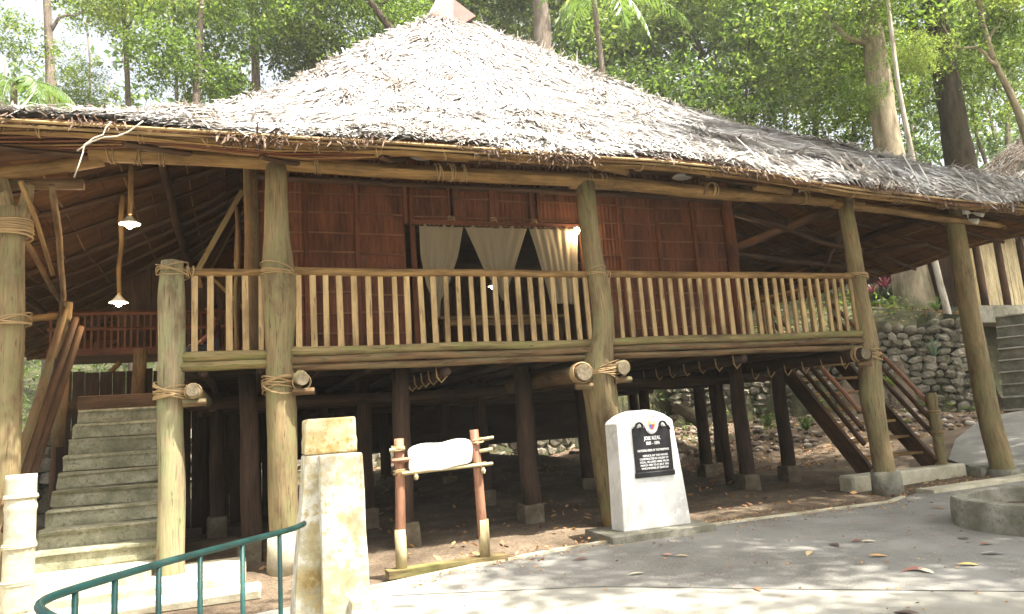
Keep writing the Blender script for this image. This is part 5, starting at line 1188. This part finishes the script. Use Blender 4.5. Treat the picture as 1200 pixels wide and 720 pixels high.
# forest beyond, one mass
P = []
for k in range(190):
    x = random.uniform(-26, 62); y = float(wall_y(x)) + random.uniform(11, 32)
    if x < 12 and random.random() < .3: continue
    z = float(H(x, y)) + random.uniform(1, 16); P.append((x, y, z))
P = np.array(P); A_ = sprays(P, np.full(len(P), 1.9), 42000, spread=.6, per=26)
me = leaf_mesh(A_, .42, 'far_forest', M['leaf_dark'], asp=.5); o = link('far_forest', me); tag(o, 'distant mass of rainforest leaves on the hill behind the house', 'forest', kind='stuff')
mb = MB()
for k in range(60):
    x = random.uniform(-20, 55); y = float(wall_y(x))+random.uniform(8, 26); z = float(H(x, y)); log(mb, (x, y, z-.3), (x+random.uniform(-1, 1), y, z+random.uniform(9, 16)), random.uniform(.06, .2), .04, .3, n=6, seg=8)
tag(mb.build('far_trunks', M['trunk_grey'], None, True), 'thin distant trunks standing in the forest on the hill', 'forest', kind='stuff')
# undergrowth on the slopes
n = 26000; x = rng.uniform(-14, 34, n); y = wall_y(x)+rng.uniform(-3.2, 12, n)
keep = ((y > wall_y(x)+.4) | ((x > 10) & (x < 17.5) & (y > wall_y(x)-3.5) & (rng.uniform(0, 1, n) < .55))) & ~((x > 19.6) & (x < 27) & (y < 8.3)); x = x[keep]; y = y[keep]
cl = np.sin(x*2.1+1)*np.sin(y*2.7)+rng.normal(0, .4, len(x)) > -.1; x = x[cl]; y = y[cl]
P = np.stack([x, y, H(x, y)+rng.uniform(.02, .45, len(x))], 1)
me = leaf_mesh(np.repeat(P, 2, 0)+rng.normal(0, .08, (len(P)*2, 3)), .17, 'undergrowth', M['leaf'], asp=.35); tag(link('undergrowth', me), 'low green plants covering the slope behind the house', 'undergrowth', kind='stuff')
# leaf litter
n = 15000; x = rng.uniform(-4, 24, n); y = rng.uniform(-1.0, 14, n); keep = (y < wall_y(x)+3) & (y > kerb_y(x)+.05) & ((rng.uniform(0, 1, n) < .16) | (y > wall_y(x)+.3) | (x > 8.5) & (y > 4.5)) & ~((x > 12) & (y < kerb_y(x)+.2)) & ~((x < .2) & (y < 4.6)); x = x[keep]; y = y[keep]
P = np.stack([x, y, H(x, y)+.035+rng.uniform(0, .03, len(x))], 1); me = leaf_mesh(P, .10, 'leaf_litter', M['dry_leaf'], up=1.5, asp=.5); tag(link('leaf_litter', me), 'brown dry leaves scattered over the dirt', 'leaf litter', kind='stuff')
n = 2600; a = rng.uniform(0, 1, n); wx = 12.5+(19.2-12.5)*a; wy = wall_y(wx)-.16-rng.uniform(0, .12, n); wz = base_h(wx)+rng.uniform(0, 2.5, n)
k_ = (np.sin(wx*3.1)+np.sin(wz*3.7+wx)+rng.normal(0, .5, n)) > .5; P = np.stack([wx, wy, wz], 1)[k_]
tag(link('wall_ferns', leaf_mesh(P, .15, 'wall_ferns', M['leaf_dark'], asp=.35)), 'small ferns and weeds growing out of the stone retaining wall', 'ferns', kind='stuff')
n = 900; x = rng.uniform(1.5, 12, n); y = kerb_y(x) + np.abs(rng.normal(0, .22, n))*np.where(rng.uniform(0, 1, n) < .55, -1, 1)
P = np.stack([x, y, np.where(y < kerb_y(x), .02, H(x, y)+.03)], 1); tag(link('kerb_litter', leaf_mesh(P, .05, 'kerb_litter', M['dry_leaf'], up=1.6, asp=.5)), 'small dry leaf crumbs gathered along the kerb', 'leaf litter', kind='stuff')
n = 500; x = rng.uniform(1.5, 11, n); y = rng.uniform(-7, -.9, n); P = np.stack([x, y, x*0+.02], 1); tag(link('road_litter', leaf_mesh(P, .035, 'road_litter', M['dry_leaf'], up=2, asp=.6)), 'tiny leaf crumbs scattered over the road', 'leaf litter', kind='stuff')
# scattered rubble on the dirt slope at the right
mb = MB(); base_v = [np.array([v.co[:] for v in me_.vertices]) for me_ in SM]; base_f = [[tuple(p_.vertices) for p_ in me_.polygons] for me_ in SM]
for k in range(420):
    x = random.uniform(9.5, 18); y = float(wall_y(x))-random.uniform(.3, 4.6); i = k % 7; s_ = random.uniform(.05, .2)
    if y < 4.6: continue
    a = random.uniform(0, 6); v = base_v[i]*np.array([s_*1.3, s_, s_*.7]); v = np.stack([v[:, 0]*math.cos(a)-v[:, 1]*math.sin(a), v[:, 0]*math.sin(a)+v[:, 1]*math.cos(a), v[:, 2]], 1)+np.array([x, y, float(H(x, y))+s_*.2]); mb.add(v, base_f[i])
tag(mb.build('rubble', M['rubble'], None, True), 'pale stones and rubble scattered on the slope beyond the right stair', 'rubble', kind='stuff')
# fallen log on the slope
lg = MB(); log(lg, tuple(at(828, 500, 8.5)), tuple(at(790, 478, 9.2)), .22, .12, .1); tag(lg.build('fallen_log', M['trunk_pale'], None, True), 'short thick fallen log lying on the slope behind the stilts', 'log')
# terrace plants
def plant(px_, py_, Y_, n_, L_, mat, label, w_=.05, cat='plant', wide=.9):
    p_ = at(px_, py_, Y_); t = thing('plant', label, cat, tuple(p_)); 
    for k in range(n_):
        az = 6.28*k/n_+random.uniform(-.2, .2); el = random.uniform(.3, 1.2); d_ = np.array([[math.cos(az)*math.cos(el)*wide, math.sin(az)*math.cos(el)*wide, math.sin(el)]])
        N_ = np.array([[-d_[0][0]*.5, -d_[0][1]*.5, 1]]); N_ /= np.linalg.norm(N_)
        o = ribbons(p_[None]*1.0, d_, N_, np.array([L_*random.uniform(.7, 1.1)]), np.array([w_]), np.array([L_*.12]), 'leaf', M[mat], t, seg=4)
plant(1038, 338, 8.6, 16, .55, 'red_leaf', 'tuft of pink red leaves left of the big trunk on the terrace', .07)
plant(1022, 345, 9.0, 12, .45, 'red_leaf', 'smaller tuft of red leaves farther left on the terrace', .07)
plant(1098, 365, 7.9, 14, .45, 'palm_leaf', 'light green rosette right of the big trunk on the wall top', .09)
plant(1096, 418, 6.6, 16, .65, 'grey_leaf', 'spiky grey green plant growing on the stone wall', .05)
plant(1068, 400, 7.2, 12, .4, 'leaf', 'small green fern on the left of the spiky plant', .06)
plant(1045, 455, 6.2, 12, .45, 'leaf', 'green leafy plant low on the slope behind the right stair rail', .08)
plant(900, 500, 8.3, 18, .42, 'leaf_dark', 'green plant on the slope seen between the rear stilts', .1)
plant(945, 505, 7.4, 18, .42, 'leaf_dark', 'green plant on the slope under the right stair', .1)
# large roots / stones on the terrace
for px_, py_, Y_, s_, lab in ((1118, 343, 8.5, .5, 'white boulder behind the thin white tree'), (1120, 358, 8.0, .45, 'flat brown boulder below the white boulder')):
    p_ = at(px_, py_, Y_); me_ = SM[2].copy(); o = link('boulder', me_); o.location = tuple(p_); o.scale = (s_*1.5, s_, s_*.7); tag(o, lab, 'boulder')
# ---------------------------------------------------------------- fallen leaves on the road
LV = [(1005, 633, 'brown leaf'), (1016, 634, 'pale leaf'), (1030, 651, 'orange leaf'), (948, 648, 'tan leaf'), (1098, 595, 'rust leaf'), (1070, 667, 'red leaf'), (1082, 668, 'cream leaf'), (1134, 661, 'ochre leaf'), (888, 690, 'rust leaf'), (800, 651, 'tan leaf'), (780, 650, 'pink leaf'), (745, 672, 'cream leaf'), (1155, 637, 'brown leaf'), (1163, 648, 'grey leaf'), (680, 655, 'brown leaf'), (1128, 630, 'dark leaf'), (1060, 718, 'dark leaf'), (978, 638, 'dark leaf')]
LCOL = {'brown': (.22, .08, .04), 'pale': (.6, .5, .35), 'orange': (.5, .28, .08), 'tan': (.5, .38, .2), 'rust': (.26, .12, .06), 'red': (.3, .12, .09), 'cream': (.65, .58, .4), 'ochre': (.5, .35, .08), 'pink': (.5, .25, .18), 'grey': (.35, .33, .3), 'dark': (.08, .05, .035)}
LP_ = {1005: 'beside the pale leaf on the road left of the planter', 1016: 'beside the brown leaf on the road left of the planter', 1030: 'alone in the middle of the right road', 948: 'left of the brown and pale pair on the road', 1098: 'lying on the road before the right stair post', 1070: 'touching the cream leaf in front of the planter', 1082: 'right of the small red leaf in front of the planter', 1134: 'alone before the left side of the planter', 888: 'at the edge of the bright sun patch', 800: 'on the road just right of the white marker', 780: 'small, on the road below the white marker', 745: 'on the sunny part of the road below the marker', 1155: 'on the road close under the planter rim', 1163: 'lying flat before the planter, below the brown one', 680: 'on the road near the kerb left of the marker', 1128: 'curled at the foot of the planter', 1060: 'at the bottom edge of the picture', 978: 'small, left of the brown and pale pair'}
for px_, py_, nm in LV:
    d = CF+(px_-600)/FPX*CR-(py_-360)/FPX*CU; tq = (.02-CAMP[2])/d[2]; p_ = CAMP+tq*d; cn = nm.split()[0]
    key = 'leafc_'+cn; 
    if key not in M: M[key] = plain('fallen_'+cn, LCOL[cn], .7)
    s_ = random.uniform(.13, .2); a = random.uniform(0, 6.28); nU = 8; V = []; F = []
    for k in range(nU+1):
        t_ = k/nU; wv = .3*math.sin(PI*t_**.8)+.01; zc = .02*math.sin(PI*t_*1.3)
        for s2 in (-1, 0, 1): V.append((t_-.5, s2*wv*.6, zc+abs(s2)*.04*math.sin(PI*t_)+.01))
    for k in range(nU):
        for j in (0, 1): F.append((3*k+j, 3*k+j+1, 3*k+4+j, 3*k+3+j))
    mb = MB(); mb.add(np.array(V)*s_, F); me_ = mb.mesh('fallen_leaf', M[key], True); o = link('fallen_leaf', me_); o.location = (p_[0], p_[1], .015); o.rotation_euler = (random.uniform(-.1, .1), random.uniform(-.1, .1), a)
    tag(o, 'dry ' + nm + ' ' + LP_[px_], 'leaf', 'fallen leaves on the road')
# ---------------------------------------------------------------- trees beside and behind the viewer (their canopy dapples the light)
def canopy(label, base, lobes, radii, count, size=.2, tr=.3):
    t = thing('shade_tree', label, 'tree', tuple(base)); c = np.mean(lobes, 0)
    mb = MB(); log(mb, (base[0], base[1], -.2), (c[0], c[1], c[2]), tr*1.3, tr*.5, .4); part(mb, 'trunk', 'trunk_grey', t)
    for q in lobes:
        mb = MB(); log(mb, (c[0], c[1], c[2]-2.5), tuple(q), .12, .04, .3, n=7); part(mb, 'branch', 'trunk_grey', t)
    me = leaf_mesh(sprays(lobes, radii, count, spread=.5, per=14), size, 'crown', M['leaf'], asp=.5); link('crown', me, t)
SH = SUN / SUN.z
def shade_over(x, y, z, h): k = h - z; return (x+SH.x*k, y+SH.y*k, h)
lob = [shade_over(x, y, z, h) for x, y, z, h in ((5.4, -2.2, 0, 12), (7.2, -1.6, 0, 12.6), (7.4, -3.6, 0, 12), (9.2, -2.2, 0, 12.5), (11, -.6, 0, 12.6), (9.8, -4.6, 0, 12.4), (12.5, -3, 0, 12.8), (8.0, 1.0, 4.8, 14), (10, .5, 4.5, 14), (11.8, 1.0, 4.5, 14.4), (12.6, 3.5, 4.4, 14), (9.6, 2.6, 5.5, 14.5), (15, 2, .5, 13.5), (17, 4.5, 1, 14.5), (14, -1, 0, 13), (3.3, -2.0, 0, 12), (22, 7.6, 5.5, 17.5), (18.6, 7.5, 2.5, 17), (15.5, 8.5, 1, 16.5), (13, 8, .5, 16))]
canopy('tall tree standing on the right beside the viewer', (13.5, -7.0, 0), lob, np.array([1.5, 1.5, 1.5, 1.5, 1.6, 1.7, 1.8, 1.4, 1.5, 1.6, 1.6, 1.4, 1.9, 1.9, 1.7, .75, 1.8, 1.4, 1.3, 1.2]), 98000, .2)
lob = [shade_over(x, y, z, h) for x, y, z, h in ((-.3, -2.6, 0, 11), (-1.6, -4.6, 0, 11.2), (3.6, -5.8, 0, 11.4), (6.0, -6.4, 0, 12))]
canopy('tree standing behind the viewer', (4.5, -12.0, 0), lob, np.array([.9, 1.2, 1.3, 1.6]), 14000, .18)

# ---------------------------------------------------------------- haze volume added to imitate veiling glare
hm = bpy.data.materials.new('haze'); hm.use_nodes = True; hn = hm.node_tree; hn.nodes.clear()
pv = hn.nodes.new('ShaderNodeVolumePrincipled'); pv.inputs['Density'].default_value = .0011; pv.inputs['Color'].default_value = (.93, .95, .9, 1); pv.inputs['Anisotropy'].default_value = .2
ho = hn.nodes.new('ShaderNodeOutputMaterial'); hn.links.new(pv.outputs[0], ho.inputs['Volume'])
mb = MB(); box(mb, -420, 420, -420, 420, -2.2, 62); tag(mb.build('haze', hm), 'added pale volume imitating glare between the trees', 'haze', kind='stuff')
